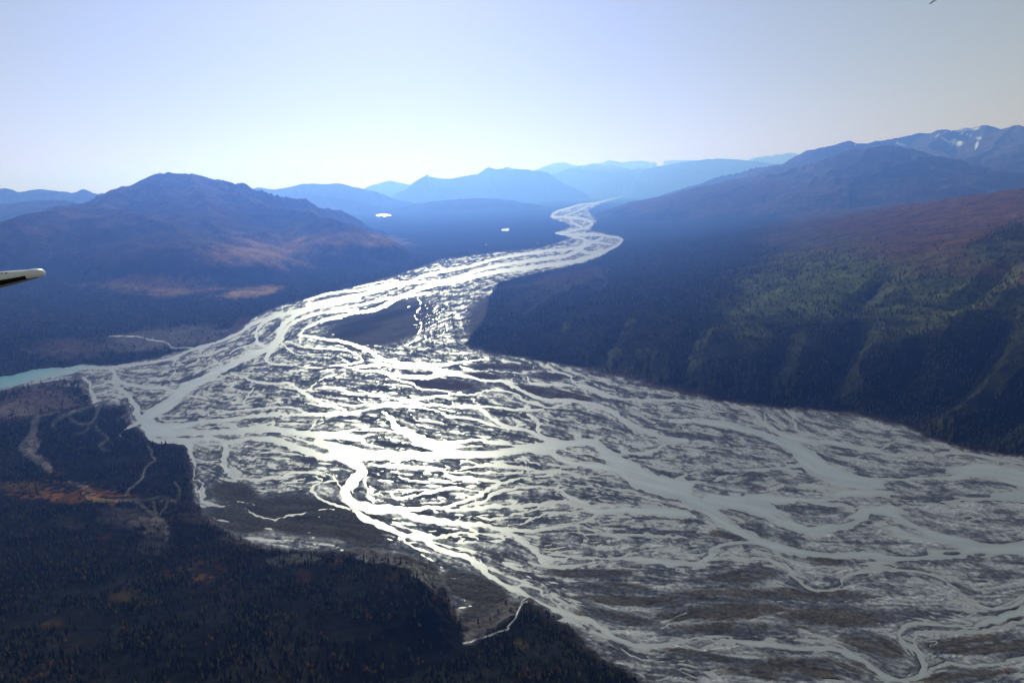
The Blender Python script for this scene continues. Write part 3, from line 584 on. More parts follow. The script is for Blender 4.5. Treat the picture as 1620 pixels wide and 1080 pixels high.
# near bank, left
near = (GYw < 3300)
nl = near & (PX < 1120)
paint((.042,.034,.026), nl*sstep(-.05, .4, n2+.4*n3)*.7, .55)
for x, y, rx, ry, rot, t, c, f, a in [
    (190,470,270,70,-4,'D',(.10,.075,.062),.05,.95), (60,530,160,40,-6,'D',(.11,.09,.08),.02,.7), (330,385,90,14,4,'D',(.28,.25,.23),0,.8), (120,415,160,16,-6,'D',(.17,.075,.03),.3,.7),
    (160,660,40,60,20,'D',(.13,.11,.10),.02,.9), (190,740,70,26,32,'D',(.13,.11,.10),.02,.9),
    (620,300,200,60,8,'G',(.10,.085,.075),.22,.9), (720,335,120,50,20,'G',(.11,.09,.08),.15,.9), (340,320,80,40,0,'G',(.07,.065,.045),.35,.7), (720,440,90,40,0,'G',(.08,.07,.06),.3,.8),
    (90,150,150,26,4,'G',(.15,.115,.03),.3,.7), (200,172,90,20,4,'G',ORA,.2,.95), (60,185,110,16,4,'G',ORA,.2,.8), (300,205,140,20,6,'G',(.20,.10,.03),.2,.8), (450,205,90,16,8,'G',(.18,.12,.03),.25,.7), (290,135,40,12,0,'G',ORA,.2,.8),(270,85,60,20,0,'G',ORA,.2,.6),
    (480,175,120,22,12,'G',(.10,.05,.03),.1,.7), (600,665,110,40,-8,'G',(.10,.065,.02),.3,.75), (860,540,120,26,-16,'G',(.07,.045,.025),.3,.7), (950,585,80,34,-10,'G',ORA,.3,.8), (1050,540,50,14,0,'G',(.12,.05,.03),.3,.7), (250,800,80,30,-20,'G',(.09,.06,.01),.4,.6),
    (520,385,80,14,-12,'G',(.16,.055,.03),.3,.7), (930,430,40,16,-20,'G',(.12,.05,.03),.3,.7), (1400,495,140,34,-2,'G',(.085,.082,.07),.15,.95), (1590,500,50,24,-10,'G',ORA,.2,.7), (1440,590,60,60,-40,'G',(.07,.035,.02),.4,.7),
    (230,478,290,46,7,'H',(.13,.12,.11),.02,1.0), (430,560,120,66,40,'H',(.12,.115,.095),.03,1.0), (350,520,120,30,20,'H',(.09,.085,.06),.1,.8),
    (700,770,160,85,-40,'H',(.115,.105,.098),.01,1.0), (640,840,80,50,-20,'H',(.115,.105,.098),.01,1.0), (790,690,100,30,10,'H',(.11,.10,.095),.02,.9),
    (480,690,60,50,60,'H',ORA,.5,.7), (540,765,50,50,60,'H',ORA,.5,.7), (850,890,40,34,0,'H',(.16,.12,.02),.6,.7), (1060,770,110,22,30,'H',(.12,.055,.03),.4,.7), (1230,850,80,20,28,'H',(.10,.05,.03),.4,.6), (1440,950,140,24,28,'H',(.085,.085,.065),.1,.9), (1570,1010,50,50,30,'H',(.12,.05,.03),.4,.6),
    (1000,300,200,40,8,'G',(.075,.055,.045),.15,.8), (1180,400,160,30,12,'G',(.09,.075,.07),.1,.8), (860,220,90,20,0,'G',(.06,.055,.03),.3,.6)]:
    o_ = c[0] > 2*c[1]
    paint(c, nl*np.clip((pell(x, y, rx, ry, rot, t)*(1.3 if o_ else 2.0)+.8*n3+.35*n2+(2.0 if o_ else .9)*n5-(.5 if o_ else 0))*1.5, 0, 1)*a*(.85 if o_ else .9), f)
gxx = np.gradient(Z, axis=1)/np.maximum(np.gradient(GXw, axis=1), 1e-3)
paint((.085, .085, .035), sstep(.22, .5, gxx)*sstep(2200, 2500, r_)*(r_ < 7000)*(GXw > 300)*(1-ins_v)*.8)  # slopes facing the sun lighter: yellow-green growth plus sunlight put into the colour
bm = sstep(-13, -1, pd_v/np.clip((PY0-280)/430, .2, 1.5)+5*n3+3*n5)*(1-ins_v)*nl
paint((.075, .060, .048), bm*.85, .22)
paint((.045, .047, .045), np.clip(pell(1385,262,110,34,0)*2+.5*n2, 0, 1)*sstep(13000, 14000, r_)*.8)
paint((.30, .13, .03), nl*np.clip(pell(110,783,120,12,2)*1.2+1.0*n3+2.2*n5-.2, 0, 1)*.8, .3)
paint((.24, .14, .03), nl*np.clip(pell(50,765,90,9,2)*1.2+1.0*n3+2.2*n5-.2, 0, 1)*.7, .3)
# creek beds and old meander scars, thin pale threads on the banks
def trail(t, wd, c, f, *pts):
    P = curve([T(t, *p) for p in pts], 6)
    m = (PX > P[:, 0].min()-12) & (PX < P[:, 0].max()+12) & (PY > P[:, 1].min()-12) & (PY < P[:, 1].max()+12)
    x = PX[m]+1.2*pn(GXw[m]/18, GYw[m]/18, 3); y = PY[m]+.8*pn(GXw[m]/18+7, GYw[m]/18, 4); dm = np.full(x.shape, 99.)
    for a, b in zip(P[:-1], P[1:]):
        d_ = b-a; tc = np.clip(((x-a[0])*d_[0]+(y-a[1])*d_[1])/(d_@d_+1e-9), 0, 1); dm = np.minimum(dm, np.hypot(x-a[0]-tc*d_[0], y-a[1]-tc*d_[1]))
    k = np.clip((wd*.5+.6-dm), 0, 1)*np.clip(.75+(1.5 if wd > 1.9 else .5)*n5[m]+.6*n3[m], 0, 1); mm = np.zeros(PX.shape); mm[m] = k
    paint(c, mm, None); forest[m] = forest[m]*(1-np.clip(wd*.5+3-dm, 0, 1)*(1-f))
WH = (.62,.62,.62); PG = (.085,.075,.068); PW = (.17,.155,.145)
trail('D', 1.4, PW, 0, (700,678),(722,700),(718,722),(736,742),(700,770),(682,800),(672,830),(640,860),(612,880),(595,912))
trail('D', 2, PG, 0, (455,580),(470,605),(512,640),(472,672),(490,692),(520,700)); trail('D', 1.6, PG, 0, (560,550),(620,520),(600,560)); trail('D', 8, PG, 0, (165,560),(152,620),(105,680),(130,715),(180,748),(232,785))
trail('D', 4, PG, 0, (450,470),(390,500),(310,530),(262,560),(250,580)); trail('D', 2.6, PG, 0, (480,470),(440,560),(380,570),(330,545)); trail('D', 2, PW, 0, (390,385),(400,420),(430,432))
trail('D', 2.4, PG, 0, (0,500),(90,490),(170,510),(180,560)); trail('D', 1.3, PG, 0, (350,620),(400,610),(420,590)); trail('D', 1.4, PG, 0, (730,930),(735,970),(740,1000)); trail('D', 1.3, PG, 0, (600,930),(700,930),(780,915),(830,940))
trail('D', 1.3, PG, 0, (760,940),(790,920),(790,960),(760,1000)); trail('G', 2, PG, 0, (400,180),(450,210),(560,215),(650,220),(700,260),(760,300),(790,330),(790,400)); trail('G', 1.5, PW, 0, (1068,250),(1060,300),(1068,352),(1130,358),(1170,370))
trail('G', 4, PG, 0, (1170,370),(1230,405),(1400,430),(1500,430)); trail('G', 2, PG, 0, (330,130),(400,150),(440,180)); trail('G', 5, PW, 0, (1430,285),(1440,320),(1438,350)); trail('G', 3, PG, 0, (1410,400),(1450,420),(1520,400),(1560,360))
trail('G', 1.6, PG, 0, (830,130),(850,160),(850,200)); trail('D', 1.2, (.11,.085,.06), 0, (80,200),(140,230),(200,215),(300,225))
trail('D', 1.2, WH, 0, (520,156),(600,155),(660,158),(700,170),(740,176),(790,185),(820,210),(880,209),(935,213)); trail('H', 1.2, WH, 0, (885,672),(858,690),(852,712),(832,752),(826,772),(795,808),(788,826),(750,836),(716,850),(700,856),(640,872),(612,884),(580,890)); trail('H', 1.0, WH, 0, (882,690),(860,700)); trail('H', 1.2, PG, 0, (640,690),(700,690),(760,705),(820,730))
trail('H', 1.5, PG, 0, (420,560),(470,580),(500,600),(470,620)); trail('H', 3, PG, 0, (500,600),(600,650),(640,665),(800,672)); trail('B', .9, (.08,.065,.06), 0, (720,830),(820,820),(900,810),(960,790),(985,785)); trail('B', .8, (.07,.06,.045), 0, (860,960),(940,900),(1010,850),(1080,830))
trail('B', .8, (.07,.06,.045), 0, (1150,800),(1220,830),(1260,790),(1200,760))
# colour of the flat
gr_lo = np.array((.066,.067,.082)); gr_hi = np.array((.25,.25,.28))
bv = samp(bright.astype(np.float32), PX0, PY0)
vg = samp(veg, PX0, PY0); lv = samp(lowveg, PX0, PY0); l2v = samp(L2.astype(np.float32), PX0, PY0); l3v = samp(L3.astype(np.float32), PX0, PY0); l1v = samp(L1.astype(np.float32), PX0, PY0)
gcol = gr_lo+(gr_hi-gr_lo)*bv[..., None]
far_dim = sstep(1100, 1500, PX0)[..., None]
gcol = gcol*(1+.1*far_dim)
vm = np.clip((vg*1.3+.25*l1v+.25*l2v+.35*samp(ISO2, PX0, PY0)+.2*samp(ISO, PX0, PY0)-.45)*1.3, 0, 1)*(vg > 0)*.9
hot = fbm(GXw/45, GYw/45, 3, 141)
vcol = np.array((.050,.041,.033))*(1+.45*hot[..., None]+.25*l2v[..., None]); vcol = vcol+np.clip(hot-.25, 0, .3)[..., None]*np.array((.10,.03,.0))
vcol = np.where((PY0 < 640)[..., None], np.array((.055,.036,.034))*(1+.3*hot[..., None]), vcol)
gcol = gcol*(1-vm[..., None])+vcol*vm[..., None]
lm = np.clip(lv*1.4+.3*n3+.1*l2v, 0, 1)*(lv > 0)
lcol = np.where(((PY0 > 700))[..., None], np.array((.060,.054,.050)), np.array((.085,.078,.076)))*(1+.35*n3[..., None]+.12*l2v[..., None])
gcol = gcol*(1-lm[..., None])+lcol*lm[..., None]
dkf = np.clip(pell(560,525,50,10,-14)*2+.8*n3+.3*l2v, 0, 1)*(PY0 < 560)+np.clip(pell(600,503,90,7,-14)*2+.8*n3, 0, 1)*(PY0 < 560)
gcol = mixc(gcol, SPR, np.clip(dkf, 0, 1)*.8)
fi = ins_v[..., None]
lcolr = col
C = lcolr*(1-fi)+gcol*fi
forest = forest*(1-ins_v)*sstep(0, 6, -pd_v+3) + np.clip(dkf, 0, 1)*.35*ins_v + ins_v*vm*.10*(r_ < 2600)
fr2 = sstep(9, 2, pd_v/np.clip((PY0-280)/430, .2, 1.2)-5*n3-4*n5)*ins_v*(wv < -.5)*(sstep(880, 1000, PX0)*(PY0 < 760)+sstep(690, 740, PX0)*(PY0 < 580))
C = mixc(C, (.050, .038, .028), fr2*.85); forest = np.maximum(forest, np.clip(fr2, 0, 1)*.5)
# bank at foot of wooded slope: thin brown strip
ft = np.exp(-((pd_v+1)/3.0)**2)*sstep(900, 1100, PX0)*(PY0 < 760)
C = mixc(C, (.075,.048,.032), ft*.8)
# snow
snow = np.zeros((NR, NC))
for x, y, rx, ry, rot, th in [(1300,137,36,14,8,0),(1030,143,32,6,12,0),(1350,75,62,6,-6,0),(1405,115,14,5,0,0),(1395,150,6,20,20,0),(1250,125,30,4,30,0),(820,145,5,5,0,0),(1240,92,60,2,-20,0),(1330,95,40,4,10,0)]:
    X_, Y_ = T('C', x, y)
    snow = np.maximum(snow, np.clip((pell(X_, Y_, rx/3*1.1, ry/3*1.2, rot)+.5*n2+.3*n3)*3, 0, 1)*(r_ > 12000))
for x, y, rx, ry in [(420,296,14,6),(430,352,6,5),(1148,257,6,3),(800,262,26,4),(770,258,8,4),(1330,226,30,6),(1050,235,50,6),(1190,235,12,4),(490,297,40,3)]:
    X_, Y_ = T('B', x, y)
    snow = np.maximum(snow, np.clip((pell(X_, Y_, rx/3*1.2, ry/3*1.4, 0)+.5*n2)*2.0, 0, 1)*(r_ > 24000)*.8)
snow = np.maximum(snow, sstep(0, 900, Z-1500+400*n2)*(r_ > 50000)*.6)
C = mixc(C, (.75,.78,.82), snow)
rgh_wet = samp(wet.astype(np.float32), PX0, PY0)*ins_v
print('cover done', float(Z.max()))

# ------------------------------------------------------------------ mesh objects
def new_mat(name):
    m = bpy.data.materials.new(name); m.use_nodes = True; return m, m.node_tree.nodes, m.node_tree.links
def land_material():
    m, N, L = new_mat('hillside heath and forest floor'); b = N['Principled BSDF']
    at_ = N.new('ShaderNodeAttribute'); at_.attribute_name = 'cover'
    geo = N.new('ShaderNodeNewGeometry')
    mp = N.new('ShaderNodeVectorMath'); mp.operation = 'MULTIPLY'; mp.inputs[1].default_value = (1, 1, .4); L.new(geo.outputs['Position'], mp.inputs[0])
    n = N.new('ShaderNodeTexNoise'); n.inputs['Scale'].default_value = 1/22; n.inputs['Detail'].default_value = 6; n.inputs['Roughness'].default_value = .62; L.new(mp.outputs[0], n.inputs['Vector'])
    r = N.new('ShaderNodeMapRange'); r.inputs[1].default_value = .3; r.inputs[2].default_value = .7; r.inputs[3].default_value = .42; r.inputs[4].default_value = 1.6; L.new(n.outputs[0], r.inputs[0])
    n2 = N.new('ShaderNodeTexNoise'); n2.inputs['Scale'].default_value = 1/140; n2.inputs['Detail'].default_value = 5; L.new(mp.outputs[0], n2.inputs['Vector'])
    r2 = N.new('ShaderNodeMapRange'); r2.inputs[1].default_value = .35; r2.inputs[2].default_value = .65; r2.inputs[3].default_value = .7; r2.inputs[4].default_value = 1.3; L.new(n2.outputs[0], r2.inputs[0])
    mu = N.new('ShaderNodeMath'); mu.operation = 'MULTIPLY'; L.new(r.outputs[0], mu.inputs[0]); L.new(r2.outputs[0], mu.inputs[1])
    vm_ = N.new('ShaderNodeVectorMath'); vm_.operation = 'SCALE'; L.new(at_.outputs['Color'], vm_.inputs[0]); L.new(mu.outputs[0], vm_.inputs['Scale'])
    L.new(vm_.outputs[0], b.inputs['Base Color']); b.inputs['Roughness'].default_value = 1; b.inputs['Specular IOR Level'].default_value = 0
    bu = N.new('ShaderNodeBump'); bu.inputs['Strength'].default_value = .7; bu.inputs['Distance'].default_value = 7.0; L.new(n.outputs[0], bu.inputs['Height']); L.new(bu.outputs[0], b.inputs['Normal'])
    return m
def gravel_material():
    m, N, L = new_mat('wet and dry river gravel'); b = N['Principled BSDF']
    at_ = N.new('ShaderNodeAttribute'); at_.attribute_name = 'cover'
    wt = N.new('ShaderNodeAttribute'); wt.attribute_name = 'wetness'
    geo = N.new('ShaderNodeNewGeometry')
    n = N.new('ShaderNodeTexNoise'); n.inputs['Scale'].default_value = 1/9; n.inputs['Detail'].default_value = 5; n.inputs['Roughness'].default_value = .6; L.new(geo.outputs['Position'], n.inputs['Vector'])
    r = N.new('ShaderNodeMapRange'); r.inputs[1].default_value = .3; r.inputs[2].default_value = .7; r.inputs[3].default_value = .5; r.inputs[4].default_value = 1.55; L.new(n.outputs[0], r.inputs[0])
    vm_ = N.new('ShaderNodeVectorMath'); vm_.operation = 'SCALE'; L.new(at_.outputs['Color'], vm_.inputs[0]); L.new(r.outputs[0], vm_.inputs['Scale'])
    L.new(vm_.outputs[0], b.inputs['Base Color'])
    ad = N.new('ShaderNodeMath'); ad.operation = 'MULTIPLY_ADD'; ad.inputs[1].default_value = .6; ad.inputs[2].default_value = -.3; L.new(n.outputs[0], ad.inputs[0])
    aw = N.new('ShaderNodeMath'); aw.operation = 'ADD'; L.new(wt.outputs['Fac'], aw.inputs[0]); L.new(ad.outputs[0], aw.inputs[1])
    rr = N.new('ShaderNodeMapRange'); rr.inputs[1].default_value = .42; rr.inputs[2].default_value = 1.0; rr.inputs[3].default_value = 1.0; rr.inputs[4].default_value = .55; L.new(aw.outputs[0], rr.inputs[0]); L.new(rr.outputs[0], b.inputs['Roughness'])
    rs_ = N.new('ShaderNodeMapRange'); rs_.inputs[1].default_value = .42; rs_.inputs[2].default_value = 1.0; rs_.inputs[3].default_value = .0; rs_.inputs[4].default_value = .3; L.new(aw.outputs[0], rs_.inputs[0]); L.new(rs_.outputs[0], b.inputs['Specular IOR Level'])
    return m
def water_material():
    m, N, L = new_mat('silty glacier water'); b = N['Principled BSDF']
    geo = N.new('ShaderNodeNewGeometry')
    n = N.new('ShaderNodeTexNoise'); n.inputs['Scale'].default_value = 1/160; n.inputs['Detail'].default_value = 4; L.new(geo.outputs['Position'], n.inputs['Vector'])
    mx = N.new('ShaderNodeMix'); mx.data_type = 'RGBA'; mx.inputs[6].default_value = (.215, .262, .310, 1); mx.inputs[7].default_value = (.255, .300, .340, 1); L.new(n.outputs[0], mx.inputs[0])
    # the clear turquoise side river comes in from the west
    sx = N.new('ShaderNodeSeparateXYZ'); L.new(geo.outputs['Position'], sx.inputs[0])
    e0 = at(150, 580); 
    tq = N.new('ShaderNodeMapRange'); tq.inputs[1].default_value = float(e0[0])+120; tq.inputs[2].default_value = float(e0[0])-350; L.new(sx.outputs[0], tq.inputs[0])
    yl = N.new('ShaderNodeMapRange'); yl.inputs[1].default_value = 5200; yl.inputs[2].default_value = 4600; L.new(sx.outputs[1], yl.inputs[0])
    mm = N.new('ShaderNodeMath'); mm.operation = 'MULTIPLY'; L.new(tq.outputs[0], mm.inputs[0]); L.new(yl.outputs[0], mm.inputs[1])
    mx2 = N.new('ShaderNodeMix'); mx2.data_type = 'RGBA'; mx2.inputs[7].default_value = (.06, .235, .27, 1); L.new(mm.outputs[0], mx2.inputs[0]); wa = N.new('ShaderNodeAttribute'); wa.attribute_name = 'cover'; L.new(wa.outputs['Color'], mx2.inputs[6])
    L.new(mx2.outputs[2], b.inputs['Base Color'])
    b.inputs['IOR'].default_value = 1.35
    n2 = N.new('ShaderNodeTexNoise'); n2.inputs['Scale'].default_value = 1/60; n2.inputs['Detail'].default_value = 5; L.new(geo.outputs['Position'], n2.inputs['Vector'])
    rr = N.new('ShaderNodeMapRange'); rr.inputs[1].default_value = .3; rr.inputs[2].default_value = .7; rr.inputs[3].default_value = .36; rr.inputs[4].default_value = .47; L.new(n2.outputs[0], rr.inputs[0]); L.new(rr.outputs[0], b.inputs['Roughness'])
    n3_ = N.new('ShaderNodeTexNoise'); n3_.inputs['Scale'].default_value = 1/5; n3_.inputs['Detail'].default_value = 3; L.new(geo.outputs['Position'], n3_.inputs['Vector'])
    bu = N.new('ShaderNodeBump'); bu.inputs['Strength'].default_value = .35; bu.inputs['Distance'].default_value = .4; L.new(n3_.outputs[0], bu.inputs['Height']); L.new(bu.outputs[0], b.inputs['Normal'])
    return m
M_LAND, M_GRAV, M_WATER = land_material(), gravel_material(), water_material()
vid = np.arange(NR*NC).reshape(NR, NC)
quad = np.stack([vid[:-1, :-1], vid[:-1, 1:], vid[1:, 1:], vid[1:, :-1]], -1).reshape(-1, 4)
fc = lambda a: (.25*(a[:-1, :-1]+a[:-1, 1:]+a[1:, 1:]+a[1:, :-1])).ravel()
fpx, fpy, fy, fr, fin = fc(PX), fc(PY), fc(GYw), fc(r_), fc(ins_v)
region = np.full(len(quad), 0)
fX = fc(GXw)
region[(fin > .5)] = 1                                                    # gravel flat
region[(region == 0) & (fy < 3400) & (fX < 700) & (fpx < 1200)] = 2       # near wooded hills, left bank
region[(region == 0) & (fX > -200) & (fr < 12500) & (fpx > 700) & (fX > .05*fy) & (fpy > 0)] = 3   # right hillside
region[(region == 0) & (fX < -.12*fy) & (fr < 12500)] = 4                 # left mountain
region[(region == 0) & (fX > .22*fy) & (fr < 33000)] = 5                  # right mountains
verts = np.stack([GXw, GYw, Z], -1).reshape(-1, 3).astype(np.float32)
C = np.where(ins_v[..., None] > .5, C, C*np.array((1.0, 1.0, 1.1))*(np.where(GYw < 3000, .50+.55*sstep(.35, .08, forest), 1.0)*(1-.3*np.clip(forest, 0, 1)))[..., None])  # near ground darkened: shade of the backlit forest put into its colour
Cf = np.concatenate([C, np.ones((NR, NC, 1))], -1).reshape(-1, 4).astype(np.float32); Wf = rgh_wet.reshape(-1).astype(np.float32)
sh = np.clip(wv/3.5, 0, 1)*np.clip(1.15-.25*np.abs(l3v), .4, 1)
rc_ = np.array((.19, .235, .275))+(np.array((.245, .285, .32))-np.array((.19, .235, .275)))*np.clip(.5+.22*l1v+.18*l2v+.1*l3v, 0, 1)[..., None]
rc_ = (rc_*sh[..., None]+np.array((.20, .205, .215))*(1-sh[..., None]))*np.array((1.32, 1.2, 1.14))
RVf = np.concatenate([rc_, np.ones((NR, NC, 1))], -1).reshape(-1, 4).astype(np.float32)
def grid_object(name, sel, mat, label=None, attrs=True, zz=None):
    q = quad[sel]; used = np.zeros(NR*NC, bool); used[q.ravel()] = True
    remap = np.cumsum(used)-1; q = remap[q].astype(np.int32); v = verts[used]
    if zz is not None: v = v.copy(); v[:, 2] = zz
    me = bpy.data.meshes.new(name); me.vertices.add(len(v)); me.vertices.foreach_set('co', v.ravel())
    me.loops.add(q.size); me.loops.foreach_set('vertex_index', q.ravel())
    me.polygons.add(len(q)); me.polygons.foreach_set('loop_start', np.arange(0, q.size, 4, dtype=np.int32))
    me.update(calc_edges=True)
    me.polygons.foreach_set('use_smooth', np.ones(len(q), bool))
    if attrs:
        a = me.attributes.new('cover', 'FLOAT_COLOR', 'POINT'); a.data.foreach_set('color', Cf[used].ravel())
        a = me.attributes.new('wetness', 'FLOAT', 'POINT'); a.data.foreach_set('value', Wf[used])
    if not attrs:
        a = me.attributes.new('cover', 'FLOAT_COLOR', 'POINT'); a.data.foreach_set('color', RVf[used].ravel())
    me.materials.append(mat)
    o = bpy.data.objects.new(name, me); scene.collection.objects.link(o)
    return tag(o, label, None, None, 'structure')
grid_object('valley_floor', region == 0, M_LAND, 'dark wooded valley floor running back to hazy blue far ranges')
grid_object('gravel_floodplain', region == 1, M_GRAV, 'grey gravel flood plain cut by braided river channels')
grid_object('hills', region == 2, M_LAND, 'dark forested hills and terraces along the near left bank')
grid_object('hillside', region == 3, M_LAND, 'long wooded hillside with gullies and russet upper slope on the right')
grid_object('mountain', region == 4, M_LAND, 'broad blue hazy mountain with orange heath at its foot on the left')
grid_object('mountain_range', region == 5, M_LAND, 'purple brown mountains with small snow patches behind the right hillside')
# water: a flat sheet wherever the ground dips below it
wz = (wv > -3.0) & (PY0 > 296) & (PY0 < 1245)
wq = (wz[:-1, :-1] | wz[:-1, 1:] | wz[1:, 1:] | wz[1:, :-1]).ravel() & ((fc(Z) < 2.0))
lq = np.zeros(len(quad), bool)
fx0, fy0 = fc(PX0), fc(PY0)
for x, y, rx, ry in PONDS: lq |= (np.abs(fx0-x) < rx+6) & (np.abs(fy0-y) < ry+4) & (fin < .3)
grid_object('lakes', wq & lq, M_WATER, 'small bright lakes on the dark valley floor beyond the river', attrs=False, zz=0.0)
grid_object('river', wq & ~lq, M_WATER, 'braided silty river shining silver where it mirrors the sun', attrs=False, zz=0.0)
print('meshes done')

# ------------------------------------------------------------------ trees
def simple_mat(name, c, rough=.9, spec=.03, var=None, vs=3.0):
    m, N, L = new_mat(name); b = N['Principled BSDF']; b.inputs['Roughness'].default_value = rough; b.inputs['Specular IOR Level'].default_value = spec
    if var is None: b.inputs['Base Color'].default_value = (*c, 1); return m
    n = N.new('ShaderNodeTexNoise'); n.inputs['Scale'].default_value = vs; n.inputs['Detail'].default_value = 3
    tc = N.new('ShaderNodeTexCoord'); L.new(tc.outputs['Object'], n.inputs['Vector'])
    oi = N.new('ShaderNodeObjectInfo')
    ad = N.new('ShaderNodeMath'); ad.operation = 'MULTIPLY_ADD'; ad.inputs[1].default_value = .6; L.new(n.outputs[0], ad.inputs[0])
    a2 = N.new('ShaderNodeMath'); a2.operation = 'MULTIPLY'; a2.inputs[1].default_value = .7; L.new(oi.outputs['Random'], a2.inputs[0]); L.new(a2.outputs[0], ad.inputs[2])
    mx = N.new('ShaderNodeMix'); mx.data_type = 'RGBA'; mx.inputs[6].default_value = (*c, 1); mx.inputs[7].default_value = (*var, 1); L.new(ad.outputs[0], mx.inputs[0]); L.new(mx.outputs[2], b.inputs['Base Color'])
    return m
M_SPR = simple_mat('shaded spruce needles', (.004, .008, .007), var=(.013, .018, .013))  # near trees: self-shade of backlit boughs put into the dark colour
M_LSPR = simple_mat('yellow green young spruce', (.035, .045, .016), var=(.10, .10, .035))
M_FSPR = simple_mat('sunlit hillside spruce', (.010, .016, .011), var=(.040, .046, .024))  # lighter copy for far trees, sunlit tone put into the colour
M_BARK = simple_mat('grey brown bark', (.07, .055, .045))
M_GOLD = simple_mat('autumn poplar leaves', (.20, .085, .012), var=(.32, .17, .03))
M_RUST = simple_mat('rust coloured willow leaves', (.05, .024, .016), var=(.09, .042, .022))
M_SNAG = simple_mat('pale bare twigs', (.035, .029, .029), var=(.06, .05, .048))
def mesh_from(name, v, f, mat, smooth=False):
    me = bpy.data.meshes.new(name); me.from_pydata([tuple(map(float, p)) for p in v], [], f); me.materials.append(mat)
    me.update(); return me
def trunk_mesh(h, r, mat, name='trunk'):
    v, f = [], []; n = 6
    for k, (z, rr) in enumerate(((-.6, r*1.25), (.3, r), (h*.5, r*.6), (h, r*.08))):
        for i in range(n): a = i*2*math.pi/n; v.append((rr*math.cos(a)+.03*k*r, rr*math.sin(a), z))
    for k in range(3):
        for i in range(n): f.append((k*n+i, k*n+(i+1) % n, (k+1)*n+(i+1) % n, (k+1)*n+i))
    return mesh_from(name, v, f, mat)
def spruce_crown(h, r, tiers, sides, rng, mat, name='crown'):
    """drooping whorls of separate boughs round the stem, gaps between them"""
    v, f = [], []
    for t in range(tiers):
        u = t/(tiers-1); z = h*(.10+.88*u); rr = r*(1-u)**.85*(.8+.4*rng.random())+.06*r
        n = max(4, int(sides*(1-.5*u)))
        off = rng.random()*6.28
        for i in range(n):
            if rng.random() < .12: continue
            a = off+i*2*math.pi/n+rng.normal()*.12; L = rr*(.65+.6*rng.random()); wd = L*.42+.12*r; drop = L*(.35+.3*rng.random())
            ca, sa = math.cos(a), math.sin(a); b = len(v); zz = z+rng.normal()*.02*h
            v += [(0, 0, zz+.05*h), (ca*L*.55-sa*wd, sa*L*.55+ca*wd, zz-drop*.45), (ca*L, sa*L, zz-drop), (ca*L*.55+sa*wd, sa*L*.55-ca*wd, zz-drop*.5), (0, 0, zz-.04*h)]
            f += [(b, b+1, b+2), (b, b+2, b+3), (b+4, b+2, b+1), (b+4, b+3, b+2)]
    b = len(v); v += [(.05*r, 0, h*.93), (-.05*r, .05*r, h*.93), (0, -.05*r, h*.93), (0, 0, h*1.04)]; f += [(b, b+1, b+3), (b+1, b+2, b+3), (b+2, b, b+3)]
    return v, f
def leafy_crown(h, r, n, rng):
    v, f = [], []
    cl = [(rng.normal()*r*.35, rng.normal()*r*.35, h*(.35+.5*rng.random()), r*(.35+.3*rng.random())) for _ in range(7)]
    for i in range(n):
        cx, cy, cz, cr = cl[rng.integers(len(cl))]
        d = rng.normal(size=3); d /= np.linalg.norm(d); p = np.array((cx, cy, cz))+d*cr*(.7+.4*rng.random())*np.array((1, 1, 1.3))
        s = r*(.10+.08*rng.random()); e1 = rng.normal(size=3); e1 /= np.linalg.norm(e1); e2 = np.cross(e1, d); e2 /= np.linalg.norm(e2)+1e-6
        b = len(v); v += [p-e1*s, p+e2*s, p+e1*s, p-e2*s]; f.append((b, b+1, b+2, b+3))
    return v, f
def combined(name, parts):
    me = bpy.data.meshes.new(name); V, Fc, mi, mats = [], [], [], []
    for k, (v, f, mat) in enumerate(parts):
        b = len(V); V += [tuple(map(float, p)) for p in v]; Fc += [tuple(i+b for i in q) for q in f]; mi += [k]*len(f); mats.append(mat)
    me.from_pydata(V, [], Fc)
    for m in mats: me.materials.append(m)
    me.polygons.foreach_set('material_index', mi); me.update(); return me
trng = np.random.default_rng(3)
stem = lambda h, r: ([(r, 0, -.5), (-r*.5, r*.87, -.5), (-r*.5, -r*.87, -.5), (0, 0, h*.95)], [(0, 1, 3), (1, 2, 3), (2, 0, 3)])
def thin_cone(h, r, tiers, n, rng):
    v, f = [], []
    for t in range(tiers):
        z0 = h*(.06+.8*t/tiers); z1 = min(h*1.03, z0+h*(1.35/tiers)+.1*h); rr = r*(1-t/tiers)**.8
        b = len(v); v.append((rng.normal()*.04*r, rng.normal()*.04*r, z1))
        for i in range(n): a = 6.283*i/n+t; q = rr*(.7+.6*rng.random()); v.append((q*math.cos(a), q*math.sin(a), z0+rng.normal()*.02*h))
        for i in range(n): f.append((b, b+1+i, b+1+(i+1) % n))
    return v, f
src_col = bpy.data.collections.new('tree kinds')
KINDS_NEAR, order = [], []
def proto(name, parts):
    o = bpy.data.objects.new(name, combined(name, parts)); src_col.objects.link(o); order.append(name); return o
for i in range(4):      # 0-3 spruces for middle distance
    h = 10*(.85+.1*i); c = spruce_crown(h, 1.7+.15*i, 8, 7, trng, None); s = stem(h, .16); proto('k%02d' % i, [(c[0], c[1], M_LSPR if i == 3 else M_SPR), (s[0], s[1], M_BARK)])
for i in range(3):      # 4-6 plain far spruces
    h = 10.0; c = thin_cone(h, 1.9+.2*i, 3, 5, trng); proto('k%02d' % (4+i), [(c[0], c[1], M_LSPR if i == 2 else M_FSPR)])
for i in range(2):      # 7-8 golden poplars
    c = leafy_crown(7.5, 2.3, 60, trng); s = stem(6, .14); proto('k%02d' % (7+i), [(c[0], c[1], M_GOLD), (s[0], s[1], M_BARK)])
for i in range(2):      # 9-10 rusty willows
    c = leafy_crown(4.0, 2.0, 40, trng); s = stem(3, .1); proto('k%02d' % (9+i), [(c[0], c[1], M_RUST), (s[0], s[1], M_BARK)])
